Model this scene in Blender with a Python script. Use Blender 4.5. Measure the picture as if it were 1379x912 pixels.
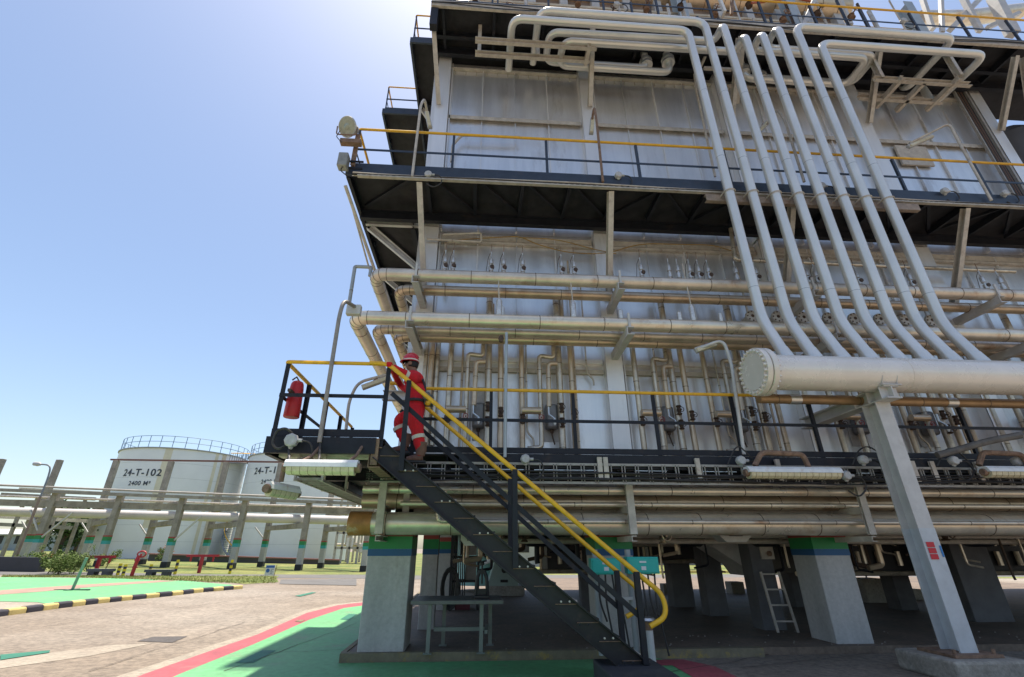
import bpy, math, random
from mathutils import Vector as V, Matrix, Quaternion
random.seed(7)
R=math.radians
for o in list(bpy.data.objects): bpy.data.objects.remove(o)
SC=bpy.context.scene; COL=SC.collection
# ------------------------------------------------------------------ camera, sky, sun, exposure
TH=R(24.6); YAW=R(3.8); HE=1.45; FP=623.0; CX,CY=684.0,455.0
FW=V((math.sin(YAW)*math.cos(TH),math.cos(YAW)*math.cos(TH),math.sin(TH)))
RT=V((math.cos(YAW),-math.sin(YAW),0)); UP=RT.cross(FW); CO=V((0,0,HE))
cd=bpy.data.cameras.new('camera'); cam=bpy.data.objects.new('camera',cd); COL.objects.link(cam)
m=Matrix((RT,UP,-FW)).transposed().to_4x4(); m.translation=CO; cam.matrix_world=m
cd.sensor_width=36; cd.lens=FP/1379*36; cd.shift_x=5.5/1379; cd.shift_y=-1/1379; cd.clip_end=6000; cd.clip_start=.05
SC.camera=cam
SUN_EL=R(79); SUN_AZ=R(2)      # azimuth from +Y (behind the heater) towards +X
wd=bpy.data.worlds.new('World'); SC.world=wd; wd.use_nodes=True
nt=wd.node_tree; bg=nt.nodes['Background']; sk=nt.nodes.new('ShaderNodeTexSky'); sk.sky_type='NISHITA'
sk.sun_disc=False; sk.sun_elevation=SUN_EL; sk.sun_rotation=SUN_AZ; sk.air_density=1.0; sk.dust_density=1.4; sk.ozone_density=.8
nt.links.new(sk.outputs[0],bg.inputs[0]); bg.inputs[1].default_value=.105
sd=V((math.sin(SUN_AZ)*math.cos(SUN_EL),math.cos(SUN_AZ)*math.cos(SUN_EL),math.sin(SUN_EL)))
sl=bpy.data.lights.new('sun','SUN'); sl.energy=4.3; sl.angle=R(.6); sl.color=(1,.91,.78)
so=bpy.data.objects.new('sun',sl); COL.objects.link(so); so.rotation_euler=sd.to_track_quat('Z','Y').to_euler(); so.location=(0,0,60)
SC.view_settings.view_transform='Standard'; SC.view_settings.look='None'; SC.view_settings.exposure=.93; SC.view_settings.gamma=1
SC.render.engine='CYCLES'; SC.cycles.max_bounces=7; SC.cycles.diffuse_bounces=4; SC.cycles.glossy_bounces=3
# ------------------------------------------------------------------ measuring helpers: a photo ray met with a known real plane
def ray(px,py): return FW*FP+RT*(px-CX)-UP*(py-CY)
def WY(px,py,Y): r=ray(px,py); return CO+r*(Y/r.y)
def WZ(px,py,Z): r=ray(px,py); return CO+r*((Z-HE)/r.z)
def WX(px,py,X): r=ray(px,py); return CO+r*(X/r.x)
SL=.02
def gz(x): return SL*max(0,-3-x)
def G(px,py):
    r=ray(px,py); p=CO-r*(HE/r.z)
    if p.x>=-3 and r.z<0: return p
    return CO+r*((-3*SL-HE)/(r.z+SL*r.x))
# ------------------------------------------------------------------ materials
def hexl(c): return tuple(c)+(1,)
MATS={}
def mat(name,col,rough=.6,metal=0,var=.12,scale=3.,stain=None,samt=.3,sscale=1.2,bump=.0,bscale=60,streak=False,spec=.5,col2=None,c2amt=.0,c2scale=.5,grain=0,gscale=45):
    if name in MATS: return MATS[name]
    M=bpy.data.materials.new(name); M.use_nodes=True; n=M.node_tree.nodes; L=M.node_tree.links
    b=n['Principled BSDF']; b.inputs['Roughness'].default_value=rough; b.inputs['Metallic'].default_value=metal
    b.inputs['Specular IOR Level'].default_value=spec
    tc=n.new('ShaderNodeNewGeometry'); mp=n.new('ShaderNodeMapping'); L.new(tc.outputs['Position'],mp.inputs[0])
    if streak: mp.inputs['Scale'].default_value=(1,1,.12)
    nz=n.new('ShaderNodeTexNoise'); nz.inputs['Scale'].default_value=scale; nz.inputs['Detail'].default_value=6; nz.inputs['Roughness'].default_value=.65
    L.new(mp.outputs[0],nz.inputs[0])
    mr=n.new('ShaderNodeMapRange'); mr.inputs[1].default_value=.25; mr.inputs[2].default_value=.75; mr.inputs[3].default_value=1-var*1.6; mr.inputs[4].default_value=1+var
    L.new(nz.outputs[0],mr.inputs[0])
    base=n.new('ShaderNodeMix'); base.data_type='RGBA'; base.blend_type='MULTIPLY'; base.inputs[0].default_value=1
    base.inputs[6].default_value=hexl(col)
    cur=None
    if col2:
        n2=n.new('ShaderNodeTexNoise'); n2.inputs['Scale'].default_value=c2scale; n2.inputs['Detail'].default_value=4; L.new(tc.outputs['Position'],n2.inputs[0])
        r2=n.new('ShaderNodeMapRange'); r2.inputs[1].default_value=.42; r2.inputs[2].default_value=.62; r2.inputs[4].default_value=c2amt; L.new(n2.outputs[0],r2.inputs[0])
        mx=n.new('ShaderNodeMix'); mx.data_type='RGBA'; mx.inputs[6].default_value=hexl(col); mx.inputs[7].default_value=hexl(col2); L.new(r2.outputs[0],mx.inputs[0])
        L.new(mx.outputs[2],base.inputs[6])
    L.new(mr.outputs[0],base.inputs[7]); out=base.outputs[2]
    if stain:
        n3=n.new('ShaderNodeTexNoise'); n3.inputs['Scale'].default_value=sscale; n3.inputs['Detail'].default_value=8; n3.inputs['Roughness'].default_value=.7
        m3=n.new('ShaderNodeMapping'); m3.inputs['Location'].default_value=(7,3,5); L.new(tc.outputs['Position'],m3.inputs[0]); L.new(m3.outputs[0],n3.inputs[0])
        if streak: m3.inputs['Scale'].default_value=(1,1,.25)
        r3=n.new('ShaderNodeMapRange'); r3.inputs[1].default_value=.55; r3.inputs[2].default_value=.7; r3.inputs[4].default_value=samt; L.new(n3.outputs[0],r3.inputs[0])
        mx=n.new('ShaderNodeMix'); mx.data_type='RGBA'; L.new(out,mx.inputs[6]); mx.inputs[7].default_value=hexl(stain); L.new(r3.outputs[0],mx.inputs[0]); out=mx.outputs[2]
    if grain:
        n4=n.new('ShaderNodeTexNoise'); n4.inputs['Scale'].default_value=gscale; n4.inputs['Detail'].default_value=5; n4.inputs['Roughness'].default_value=.75; L.new(tc.outputs['Position'],n4.inputs[0])
        r4=n.new('ShaderNodeMapRange'); r4.inputs[1].default_value=.3; r4.inputs[2].default_value=.7; r4.inputs[3].default_value=1-grain; r4.inputs[4].default_value=1+grain*.6; L.new(n4.outputs[0],r4.inputs[0])
        m4=n.new('ShaderNodeMix'); m4.data_type='RGBA'; m4.blend_type='MULTIPLY'; m4.inputs[0].default_value=1; L.new(out,m4.inputs[6]); L.new(r4.outputs[0],m4.inputs[7]); out=m4.outputs[2]
    L.new(out,b.inputs['Base Color'])
    rr=n.new('ShaderNodeMapRange'); rr.inputs[3].default_value=max(.05,rough-.1); rr.inputs[4].default_value=min(1,rough+.15); L.new(nz.outputs[0],rr.inputs[0]); L.new(rr.outputs[0],b.inputs['Roughness'])
    if bump:
        nb=n.new('ShaderNodeTexNoise'); nb.inputs['Scale'].default_value=bscale; nb.inputs['Detail'].default_value=4; L.new(tc.outputs['Position'],nb.inputs[0])
        bp=n.new('ShaderNodeBump'); bp.inputs['Strength'].default_value=bump; bp.inputs['Distance'].default_value=.02; L.new(nb.outputs[0],bp.inputs['Height']); L.new(bp.outputs[0],b.inputs['Normal'])
    MATS[name]=M; return M
RUST=(.21,.10,.05)
wallm=mat('heater_panel_paint',(.81,.795,.775),.32,.72,.10,3.0,(.37,.30,.25),.6,1.1,.5,1.6,True)
pilm=mat('pilaster_paint',(.82,.80,.77),.36,.45,.07,3,(.40,.33,.26),.45,1.6,0,40,True)
trimm=mat('dirty_trim_paint',(.52,.47,.40),.55,0,.2,6,RUST,.5,5)
dark=mat('dark_navy_paint',(.014,.016,.023),.5,0,.3,7,(.08,.05,.035),.3,4,spec=.3)
navy=mat('navy_blue_paint',(.026,.038,.060),.45,0,.25,6,(.10,.07,.05),.3,5)
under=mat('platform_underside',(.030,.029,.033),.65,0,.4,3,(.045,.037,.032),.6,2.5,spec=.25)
yel=mat('yellow_rail_paint',(.78,.42,.018),.38,0,.12,9,(.30,.15,.05),.35,9)
greypipe=mat('silver_grey_pipe_paint',(.72,.71,.665),.30,.45,.07,1.3)
headm=mat('header_pipe_paint',(.76,.71,.64),.25,.12,.06,2,(.60,.53,.44),.5,.8)
steelg=mat('grey_steel_paint',(.54,.53,.51),.5,0,.12,4,(.25,.17,.1),.3,3)
clad=mat('weathered_aluminium_cladding',(.64,.51,.36),.30,.5,.18,2.5,(.34,.17,.06),.7,1.6)
cladlight=mat('aluminium_cladding',(.76,.67,.53),.28,.5,.15,2.5,(.44,.24,.09),.65,1.4)
seam=mat('cladding_seam',(.14,.10,.07),.7)
pipeb=mat('bronze_stained_cladding',(.64,.56,.44),.30,.6,.22,5,(.16,.10,.06),.6,4)
rustm=mat('rusty_steel',(.24,.15,.10),.8,0,.35,12,(.09,.045,.03),.7,7,.3,80)
valvem=mat('old_valve_iron',(.10,.065,.045),.7,.2,.4,20)
valver=mat('red_valve_paint',(.32,.05,.05),.6,0,.3,20)
conc=mat('painted_concrete_grey',(.46,.45,.425),.75,0,.14,2.2,(.25,.22,.18),.6,1.8,.25,30,True,grain=.16,gscale=16)
rawc=mat('raw_concrete',(.36,.33,.28),.88,0,.2,3,(.15,.13,.10),.5,3,.3,30,grain=.35,gscale=20)
rackc=mat('rack_concrete',(.33,.30,.25),.88,0,.25,2,(.15,.13,.11),.6,2.2,.2,20)
slabm=mat('oily_slab_concrete',(.17,.125,.09),.7,0,.25,1.5,(.06,.05,.045),.6,.9,.15,30,grain=.3,gscale=12)
roadm=mat('worn_road_concrete',(.235,.19,.145),.85,0,.12,.8,(.14,.11,.085),.7,.30,.25,35,col2=(.30,.26,.215),c2amt=.9,c2scale=.2,grain=.5,gscale=10)
roadfar=mat('grey_asphalt',(.13,.125,.12),.85,0,.15,1)
palec=mat('pale_concrete_border',(.34,.295,.235),.85,0,.15,3,(.28,.23,.18),.6,1.5,grain=.35,gscale=14)
greenp=mat('green_floor_paint',(.135,.375,.16),.6,0,.09,1.2,(.20,.27,.16),.7,1.9,.08,40,col2=(.12,.41,.17),c2amt=.8,c2scale=.6,grain=.22,gscale=9)
redp=mat('red_floor_paint',(.37,.08,.095),.65,0,.12,2,(.34,.17,.14),.5,2,grain=.2,gscale=12)
dgreen=mat('dark_green_floor_paint',(.02,.16,.10),.65,0,.15,3)
pinkp=mat('faded_pink_floor_paint',(.34,.21,.16),.7,0,.15,2)
bgreen=mat('green_band_paint',(.015,.22,.06),.5,0,.08,4)
bblue=mat('blue_band_paint',(.012,.09,.22),.5,0,.08,4)
bred=mat('red_band_paint',(.32,.05,.035),.5,0,.1,4)
bteal=mat('teal_band_paint',(.03,.33,.33),.5,0,.08,4)
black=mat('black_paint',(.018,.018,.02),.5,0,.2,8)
yelk=mat('kerb_yellow_paint',(.60,.48,.18),.7,0,.15,6,(.35,.28,.15),.5,8)
blk=mat('kerb_black_paint',(.045,.042,.055),.7,0,.15,6)
tankm=mat('white_tank_paint',(.82,.83,.83),.5,0,.04,.6,None)
tstain=mat('tank_stain',(.74,.68,.52),.6,0,.1,1)
tblue=mat('tank_blue_rail',(.12,.20,.30),.5)
white=mat('white_paint',(.72,.73,.72),.45,0,.08,10,(.4,.22,.1),.45,9)
greyb=mat('junction_box_grey',(.45,.45,.44),.5,0,.15,20,(.25,.15,.08),.4,15)
difm=mat('lamp_diffuser',(.62,.55,.36),.35,0,.15,25,(.3,.2,.1),.4,18)
lens=mat('floodlight_lens',(.34,.36,.29),.2,.2,.2,10,(.4,.3,.12),.4,6)
cable=mat('black_cable',(.035,.033,.032),.55,0,.3,15)
trayg=mat('tray_galvanised',(.36,.34,.31),.55,.3,.2,12,RUST,.45,8)
turq=mat('turquoise_box_paint',(.01,.40,.34),.4,0,.08,8)
mint=mat('mint_machine_paint',(.30,.55,.50),.45,0,.1,4)
redf=mat('red_coverall_cloth',(.62,.012,.022),.85,0,.14,14,None,0,1,.5,60)
redx=mat('red_cover_plastic',(.50,.015,.02),.45,0,.1,12)
helm=mat('red_helmet_plastic',(.52,.02,.035),.25,0,.05,10)
skin=mat('skin',(.25,.13,.08),.6)
refl=mat('reflective_tape',(.62,.58,.50),.4)
boot=mat('brown_boot_leather',(.17,.085,.06),.7,0,.2,20)
hairm=mat('black_hair',(.012,.01,.01),.7)
beltm=mat('harness_webbing',(.03,.03,.04),.7)
metal=mat('bare_steel',(.66,.65,.62),.3,.8,.1,10)
yelcab=mat('yellow_cable',(.36,.22,.06),.6,0,.3,12)
redst=mat('red_steel_paint',(.42,.02,.03),.5,0,.15,8)
canvas=mat('insulated_canister',(.62,.58,.52),.6,0,.2,6,(.3,.2,.12),.4,5)
windm=mat('dark_opening',(.01,.01,.012),.4)
signw=mat('sign_white',(.7,.7,.7),.5); signb=mat('sign_blue',(.03,.12,.4),.5); textm=mat('sign_lettering',(.05,.06,.08),.6)
bundm=mat('dark_bund_wall',(.085,.085,.10),.8,0,.15,1)
barkm=mat('bark',(.12,.085,.06),.9,0,.3,10)
roofw=mat('pale_sheet_roof',(.48,.47,.45),.6); shedm=mat('grey_shed_cladding',(.17,.18,.2),.7)
grassm=mat('grass_ground',(.22,.23,.065),.95,0,.3,1.5,(.27,.22,.09),.8,.5,.5,20,col2=(.09,.15,.03),c2amt=.8,c2scale=.3,grain=.5,gscale=8)
bladem=mat('grass_blades',(.27,.30,.08),.9,0,.4,1.5,(.3,.25,.1),.7,.4)
leafm=mat('tree_leaves',(.055,.11,.03),.7,0,.45,2.5)
leafb=mat('bright_shrub_leaves',(.11,.17,.025),.7,0,.4,5)
leafr=mat('red_flowers',(.45,.12,.03),.7)
# ------------------------------------------------------------------ mesh collector
class MB:
    def __init__(s,M=None): s.v=[];s.f=[];s.m=[];s.M=M or Matrix()
    def add(s,vs,fs,mi=0):
        k=len(s.v); s.v+=[s.M@V(p) for p in vs]; s.f+=[[i+k for i in f] for f in fs]; s.m+=[mi]*len(fs)
    def box(s,a,b,mi=0):
        x0,y0,z0=[min(p,q) for p,q in zip(a,b)]; x1,y1,z1=[max(p,q) for p,q in zip(a,b)]
        s.add([(x0,y0,z0),(x1,y0,z0),(x1,y1,z0),(x0,y1,z0),(x0,y0,z1),(x1,y0,z1),(x1,y1,z1),(x0,y1,z1)],
          [(0,3,2,1),(4,5,6,7),(0,1,5,4),(1,2,6,5),(2,3,7,6),(3,0,4,7)],mi); return s
    def frame(s,a,b,up):
        a=V(a);b=V(b);d=(b-a).normalized();u=V(up)
        if abs(d.dot(u.normalized()))>.99: u=V((0,1,0)) if abs(d.y)<.9 else V((1,0,0))
        x=d.cross(u).normalized(); return a,b,x,x.cross(d).normalized()
    def sec(s,a,b,prof,up=(0,0,1),mi=0):
        # extrude a closed 2d profile (x side, y up) along a-b
        a,b,x,u=s.frame(a,b,up); n=len(prof)
        vs=[a+x*p[0]+u*p[1] for p in prof]+[b+x*p[0]+u*p[1] for p in prof]
        fs=[(i,(i+1)%n,n+(i+1)%n,n+i) for i in range(n)]+[tuple(range(n))[::-1],tuple(range(n,2*n))]
        s.add(vs,fs,mi); return s
    def bar(s,a,b,w,h=None,up=(0,0,1),mi=0):
        h=h or w; return s.sec(a,b,[(-w/2,-h/2),(w/2,-h/2),(w/2,h/2),(-w/2,h/2)],up,mi)
    def chan(s,a,b,w,h,t=.012,up=(0,0,1),mi=0,flip=1):
        p=[(-w/2,-h/2),(w/2,-h/2),(w/2,-h/2+t),(-w/2+t,-h/2+t),(-w/2+t,h/2-t),(w/2,h/2-t),(w/2,h/2),(-w/2,h/2)]
        return s.sec(a,b,[(q[0]*flip,q[1]) for q in p],up,mi)
    def ibm(s,a,b,w,h,t=.014,up=(0,0,1),mi=0):
        p=[(-w/2,-h/2),(w/2,-h/2),(w/2,-h/2+t),(t/2,-h/2+t),(t/2,h/2-t),(w/2,h/2-t),(w/2,h/2),(-w/2,h/2),(-w/2,h/2-t),(-t/2,h/2-t),(-t/2,-h/2+t),(-w/2,-h/2+t)]
        return s.sec(a,b,p,up,mi)
    def ang(s,a,b,w=.06,t=.008,up=(0,0,1),mi=0):
        return s.sec(a,b,[(0,0),(w,0),(w,t),(t,t),(t,w),(0,w)],up,mi)
    def tube(s,pts,r,seg=10,bend=None,mi=0,cap=True,nb=5):
        pts=[V(p) for p in pts]
        if bend and len(pts)>2:
            o=[pts[0]]
            for i in range(1,len(pts)-1):
                p=pts[i]; d1=(pts[i-1]-p); d2=(pts[i+1]-p); l1=d1.length; l2=d2.length; d1.normalize(); d2.normalize()
                q=min(bend,l1*.48,l2*.48)
                A=p+d1*q; B=p+d2*q
                for k in range(nb+1):
                    t=k/nb; o.append(A*(1-t)**2+p*2*t*(1-t)+B*t*t)
            o.append(pts[-1]); pts=o
        n=len(pts); rs=r if isinstance(r,(list,tuple)) else [r]*n
        d=[(pts[min(i+1,n-1)]-pts[max(i-1,0)]).normalized() for i in range(n)]
        ref=V((0,0,1)) if abs(d[0].z)<.9 else V((0,1,0))
        x=d[0].cross(ref).normalized(); vs=[]
        for i in range(n):
            x=(x-d[i]*x.dot(d[i])).normalized(); y=d[i].cross(x)
            for k in range(seg):
                a=2*math.pi*k/seg; vs.append(pts[i]+(x*math.cos(a)+y*math.sin(a))*rs[i])
        fs=[(i*seg+k,i*seg+(k+1)%seg,(i+1)*seg+(k+1)%seg,(i+1)*seg+k) for i in range(n-1) for k in range(seg)]
        if cap: fs+=[tuple(range(seg))[::-1],tuple(range((n-1)*seg,n*seg))]
        s.add(vs,fs,mi); return s
    def seams(s,a,b,r,step=1.,mi=1,seg=12,off=.3):
        a=V(a);b=V(b);L=(b-a).length;d=(b-a).normalized();t=off
        while t<L-.05:
            s.tube([a+d*(t-.006),a+d*(t+.006)],r*1.018+.001,seg,mi=mi); t+=step*random.uniform(.85,1.15)
        return s
    def lathe(s,c,prof,seg=16,axis=(0,0,1),mi=0):
        c=V(c); q=V((0,0,1)).rotation_difference(V(axis).normalized()); vs=[]
        for r,z in prof:
            for k in range(seg):
                a=2*math.pi*k/seg; vs.append(c+q@V((r*math.cos(a),r*math.sin(a),z)))
        n=len(prof)
        fs=[(i*seg+k,i*seg+(k+1)%seg,(i+1)*seg+(k+1)%seg,(i+1)*seg+k) for i in range(n-1) for k in range(seg)]
        if prof[0][0]>1e-4: fs.append(tuple(range(seg))[::-1])
        if prof[-1][0]>1e-4: fs.append(tuple(range((n-1)*seg,n*seg)))
        s.add(vs,fs,mi); return s
    def poly(s,pts,d,mi=0):
        # prism: polygon points extruded by vector d
        n=len(pts); pts=[V(p) for p in pts]; d=V(d)
        s.add(pts+[p+d for p in pts],[tuple(range(n))[::-1],tuple(range(n,2*n))]+[(i,(i+1)%n,n+(i+1)%n,n+i) for i in range(n)],mi); return s
    def build(s,name,mats,parent=None,smooth=True,bevel=0):
        if not isinstance(mats,(list,tuple)): mats=[mats]
        me=bpy.data.meshes.new(name)
        xs=[p.x for p in s.v];ys=[p.y for p in s.v];zs=[p.z for p in s.v]
        o0=V(((min(xs)+max(xs))/2,(min(ys)+max(ys))/2,min(zs)))
        me.from_pydata([p-o0 for p in s.v],[],s.f)
        for q in mats: me.materials.append(q)
        if len(mats)>1: me.polygons.foreach_set('material_index',s.m)
        if smooth:
            me.polygons.foreach_set('use_smooth',[True]*len(me.polygons)); me.set_sharp_from_angle(angle=R(38))
        me.update()
        o=bpy.data.objects.new(name,me); COL.objects.link(o)
        if parent is not None:
            o.parent=parent; o.location=WL[parent.name].inverted()@o0 if parent.name in WL else o0
            o0=o0
            WL[o.name]=Matrix.Translation(o0)
        else:
            o.location=o0; WL[o.name]=Matrix.Translation(o0)
        if bevel:
            bv=o.modifiers.new('edge','BEVEL'); bv.width=bevel; bv.segments=2; bv.limit_method='ANGLE'
        return o
WL={}
def tag(o,label,cat,group=None,kind=None):
    if label: o['label']=label
    if cat: o['category']=cat
    if group: o['group']=group
    if kind: o['kind']=kind
    return o
def T(name,label,cat,loc=(0,0,0),group=None):
    o=bpy.data.objects.new(name,None); COL.objects.link(o); o.location=loc; o.empty_display_size=.2
    WL[o.name]=Matrix.Translation(V(loc)); return tag(o,label,cat,group)
def kids(o): return [c for c in bpy.data.objects if c.parent==o]
def clone(root,delta,label=None):
    c=root.copy(); COL.objects.link(c); c.location=root.location+V(delta)
    if label: c['label']=label
    for ch in kids(root):
        d=ch.copy(); COL.objects.link(d); d.parent=c
        for g in kids(ch):
            e=g.copy(); COL.objects.link(e); e.parent=d
    return c
def struct(o): o['kind']='structure'; return o
# ================================================================== GROUND
def sheet(name,poly,m,dz,kind='structure',nsub=0):
    # flat sheet on the ground; points are (x,y); ground folds along x=-3
    mb=MB(); pts=[(x,y) for x,y in poly]
    def clip(ps,keepR):
        o=[]
        for i in range(len(ps)):
            a=ps[i];b=ps[(i+1)%len(ps)]
            ia=(a[0]>=-3)==keepR or a[0]==-3; ib=(b[0]>=-3)==keepR or b[0]==-3
            if ia:o.append(a)
            if ia!=ib or (a[0]-(-3))*(b[0]-(-3))<0:
                if (a[0]-(-3))*(b[0]-(-3))<0:
                    t=(-3-a[0])/(b[0]-a[0]); o.append((-3,a[1]+t*(b[1]-a[1])))
        return o
    for kr in (True,False):
        q=clip(pts,kr)
        if len(q)>=3: mb.add([(x,y,gz(x)+dz) for x,y in q],[tuple(range(len(q)))])
    me=bpy.data.meshes.new(name)
    me.from_pydata(mb.v,[],mb.f); me.materials.append(m)
    o=bpy.data.objects.new(name,me); COL.objects.link(o); WL[o.name]=Matrix()
    # make normals face up
    import bmesh
    bm=bmesh.new(); bm.from_mesh(me)
    bmesh.ops.triangulate(bm,faces=bm.faces)
    for f in bm.faces:
        if f.normal.z<0: f.normal_flip()
    bm.to_mesh(me); bm.free()
    if kind: o['kind']=kind
    return o
def gp(*pp): return [(G(*p).x,G(*p).y) for p in pp]
sheet('ground',[(-900,-40),(900,-40),(900,1500),(-900,1500)],roadm,0)
# far grass, the far road and the front verge
a=gp((2,776),(100,777),(200,779),(300,784),(330,787),(375,784),(372,779),(376,776))
sheet('grass_verge',a,grassm,.012)
fg=gp((2,772),(215,773),(300,775),(480,777))
sheet('grass_field',[(-160,gp((60,773))[0][1]-2)]+[(p[0],p[1]) for p in fg[1:]]+[(8,26.5),(60,27.5),(60,170),(-160,170)],grassm,.004)
rd=gp((120,776),(216,778),(376,776),(378,780))
y0=G(300,779).y; y1=G(300,774).y
sheet('far_road',[(-60,G(120,779).y),(-14,y0),(-6,G(440,778.5).y),(70,G(440,778.5).y+1),(70,G(440,773).y+1.5),(-6,G(440,773).y),(-14,y1),(-60,G(120,775).y+1)],roadfar,.008)
sheet('asphalt_patch',gp((378,781),(480,780),(480,789),(376,787)),roadfar,.016)
# left painted area
sheet('green_paint_left',gp((-60,786),(2,778),(150,779.5),(250,783),(318,789),(325,792),(270,796),(228,800),(174,805),(127,811),(70,816),(50,812),(0,811),(-60,815)),greenp,.02)
sheet('red_stripe_left',gp((-40,805),(2,796),(100,789),(215,782.4),(240,783.2),(130,791),(60,797.5),(2,802),(-40,812)),pinkp,.024)
sheet('pale_floor_left',gp((-60,816),(0,811.5),(50,812.5),(70,816.5),(73,818),(3,828),(-60,840)),palec,.02)
# right painted walkway
outer=[(120,940),(193,909),(270,882),(347,855),(413,826),(455,815.5),(490,811.5),(560,808)]
inner=[(175,940),(241,909),(340,869),(417,835),(463,819.5),(490,815.8),(560,812)]
ow=gp(*outer); iw=gp(*inner)
pale=gp((80,940),(165,909),(255,880),(337,852),(405,824),(450,813.5),(490,810),(560,806.5))
sheet('pale_border',pale+ow[::-1],palec,.004)
sheet('red_stripe',ow+iw[::-1],redp,.008)
SX0=-1.85; KY=7.93   # slab corner
gA=iw[:]+[(iw[-1][0],KY+6),(SX0,KY+6),(SX0,KY-.02),(2.75,KY-.02),(2.75,1.5),(-4.6,1.5)]
sheet('green_paint_walkway',gA,greenp,.008)
sheet('red_border',[(2.75,1.5),(3.3,1.5),(3.3,7.35),(3.05,7.8),(2.2,7.8),(2.2,7.45),(2.75,7.45)],redp,.012)
for q in ([(0,883),(67,877),(66,880),(0,890)],[(317,894),(353,877),(372,877),(341,894)],[(458,835),(470,827.5),(481,828),(470,836)],[(397,803),(420,798),(426,798.5),(404,804)]):
    sheet('painted_dash',gp(*q),dgreen,.0125)
sheet('manhole_cover',gp((184,864),(206,858),(252,857.5),(232,866)),mat('dark_grating',(.09,.08,.075),.8,0,.4,30),.006)
sheet('drain_cover',gp((397,838),(402,835.5),(411,836),(405,839)),rustm,.016)
sheet('pale_patch',gp((-30,892),(150,869),(205,867),(120,884),(-30,905)),palec,.004)
def crack(a,c,n=16,amp=.06,w=.007,nm='road_crack'):
    a=V(G(*a));c=V(G(*c)); d=(c-a).normalized(); s_=V((d.y,-d.x,0)); L_=[]; off=0
    for k in range(n+1):
        off+=random.gauss(0,amp)*.5; off*=.85; L_.append(a.lerp(c,k/n)+s_*off)
    mb=MB()
    for k in range(n):
        p,q=L_[k],L_[k+1]; ww=w*random.uniform(.6,1.3); mb.add([(v.x,v.y,gz(v.x)+.0135) for v in (p-s_*ww,q-s_*ww,q+s_*ww,p+s_*ww)],[(0,1,2,3)])
    o=mb.build(nm,mat('crack_dark',(.07,.055,.045),.9),smooth=False); o['kind']='structure'
for a_,c_ in (((120,905),(330,838)),((60,845),(380,800)),((400,803),(478,796))): crack(a_,c_)
for a_,c_ in (((300,905),(480,840)),((360,880),(470,875)),((20,795),(150,806)),((900,905),(1060,880)),((1000,900),(1230,872))): crack(a_,c_,14,.05,.006,'paint_crack')
# heater slab with stained kerb
mb=MB(); mb.box((SX0+.06,KY+.14,.0),(24,27,.10),0); mb.build('slab',slabm); struct(bpy.data.objects['slab'])
mb=MB(); mb.box((SX0,KY,.0),(4.35,KY+.135,.115)); 
mb.box((SX0-.02,KY+.14,.0),(SX0+.055,20,.112))
kbm=mat('worn_yellow_kerb',(.20,.17,.11),.85,0,.2,8,(.42,.30,.04),.75,5); mb.build('slab_kerb',kbm); struct(bpy.data.objects['slab_kerb'])
# ---------------------------------------------------------------- black and yellow kerb
kp=[(-60,838),(4,829),(73,819.5),(127,813),(174,808),(228,802.5),(270,797.5),(324,793)]
kw=[G(*p) for p in kp]; mb=MB(); L=0; seg=.42; pts=[]
for i in range(len(kw)-1):
    n=max(1,round((kw[i+1]-kw[i]).length/seg))
    for k in range(n): pts.append(kw[i].lerp(kw[i+1],k/n))
pts.append(kw[-1])
for i in range(len(pts)-1):
    a,b=pts[i],pts[i+1]; d=(b-a).normalized(); s=V((d.y,-d.x,0)).normalized()
    j=random.uniform(-.008,.008)
    a=a+V((0,0,-.01)); b=b-d*.012+V((0,0,-.01))
    pr=[(-.11,0),(.11,0),(.10,.10+j),(.07,.135+j),(-.07,.135+j),(-.10,.10+j)]
    mb.sec(a,b,pr,(0,0,1),i%2)
tag(mb.build('kerb',[yelk,blk],bevel=.01),'low kerb of alternating yellow and black blocks beside the green floor','kerb')
# ================================================================== PIPE RACK (concrete)
YF,YB=35.8,40.2
rack=T('pipe_rack','long concrete pipe rack of two column rows in front of the white tanks','pipe rack',(-20,YF,gz(-20)))
def rcol(x,y,ztop,w=.36):
    z0=gz(x); p=MB(); p.box((x-w/2,y-w/2,z0+.35),(x+w/2,y+w/2,ztop)); c=p.build('column',rackc,rack,smooth=False,bevel=.02)
    p=MB(); p.box((x-w/2-.004,y-w/2-.004,z0+.36),(x+w/2+.004,y+w/2+.004,z0+1.35)); p.build('painted_base',conc,c,smooth=False)
    for zz,mm,nm in ((1.35,bteal,'blue_band'),(1.56,bgreen,'green_band'),(1.80,bred,'red_band')):
        h={1.35:.21,1.56:.24,1.80:.09}[zz]; p=MB(); p.box((x-w/2-.006,y-w/2-.006,z0+zz),(x+w/2+.006,y+w/2+.006,z0+zz+h)); p.build(nm,mm,c,smooth=False)
    p=MB(); p.box((x-w/2-.03,y-w/2-.03,z0),(x+w/2+.03,y+w/2+.03,z0+.355)); p.build('footing',black,c,smooth=False)
fx=[WY(x,737+(x-229)*.025,YF).x for x in (141,229,317,406)]; sp=(fx[3]-fx[0])/3
fx=[fx[0]-2*sp,fx[0]-sp]+fx+[fx[3]+sp]
bx=[WY(x,737+(x-229)*.02,YB).x for x in (118,197,277,355.5,435)]; sb=(bx[4]-bx[0])/4; bx=[bx[0]-2*sb,bx[0]-sb]+bx
def zpx(px,py,Y): return WY(px,py,Y).z
def lin(p,q,Y):  # height as a function of x through two photo points in plane Y
    a=WY(*p,Y);b=WY(*q,Y); return lambda x:a.z+(b.z-a.z)*(x-a.x)/(b.x-a.x)
f1=lin((30,650+8),(440,668+5),YF)      # top of front columns / beams
for x in fx: rcol(x,YF,f1(x)-.1)
ft=lin((76,618),(350,622),YB)
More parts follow.
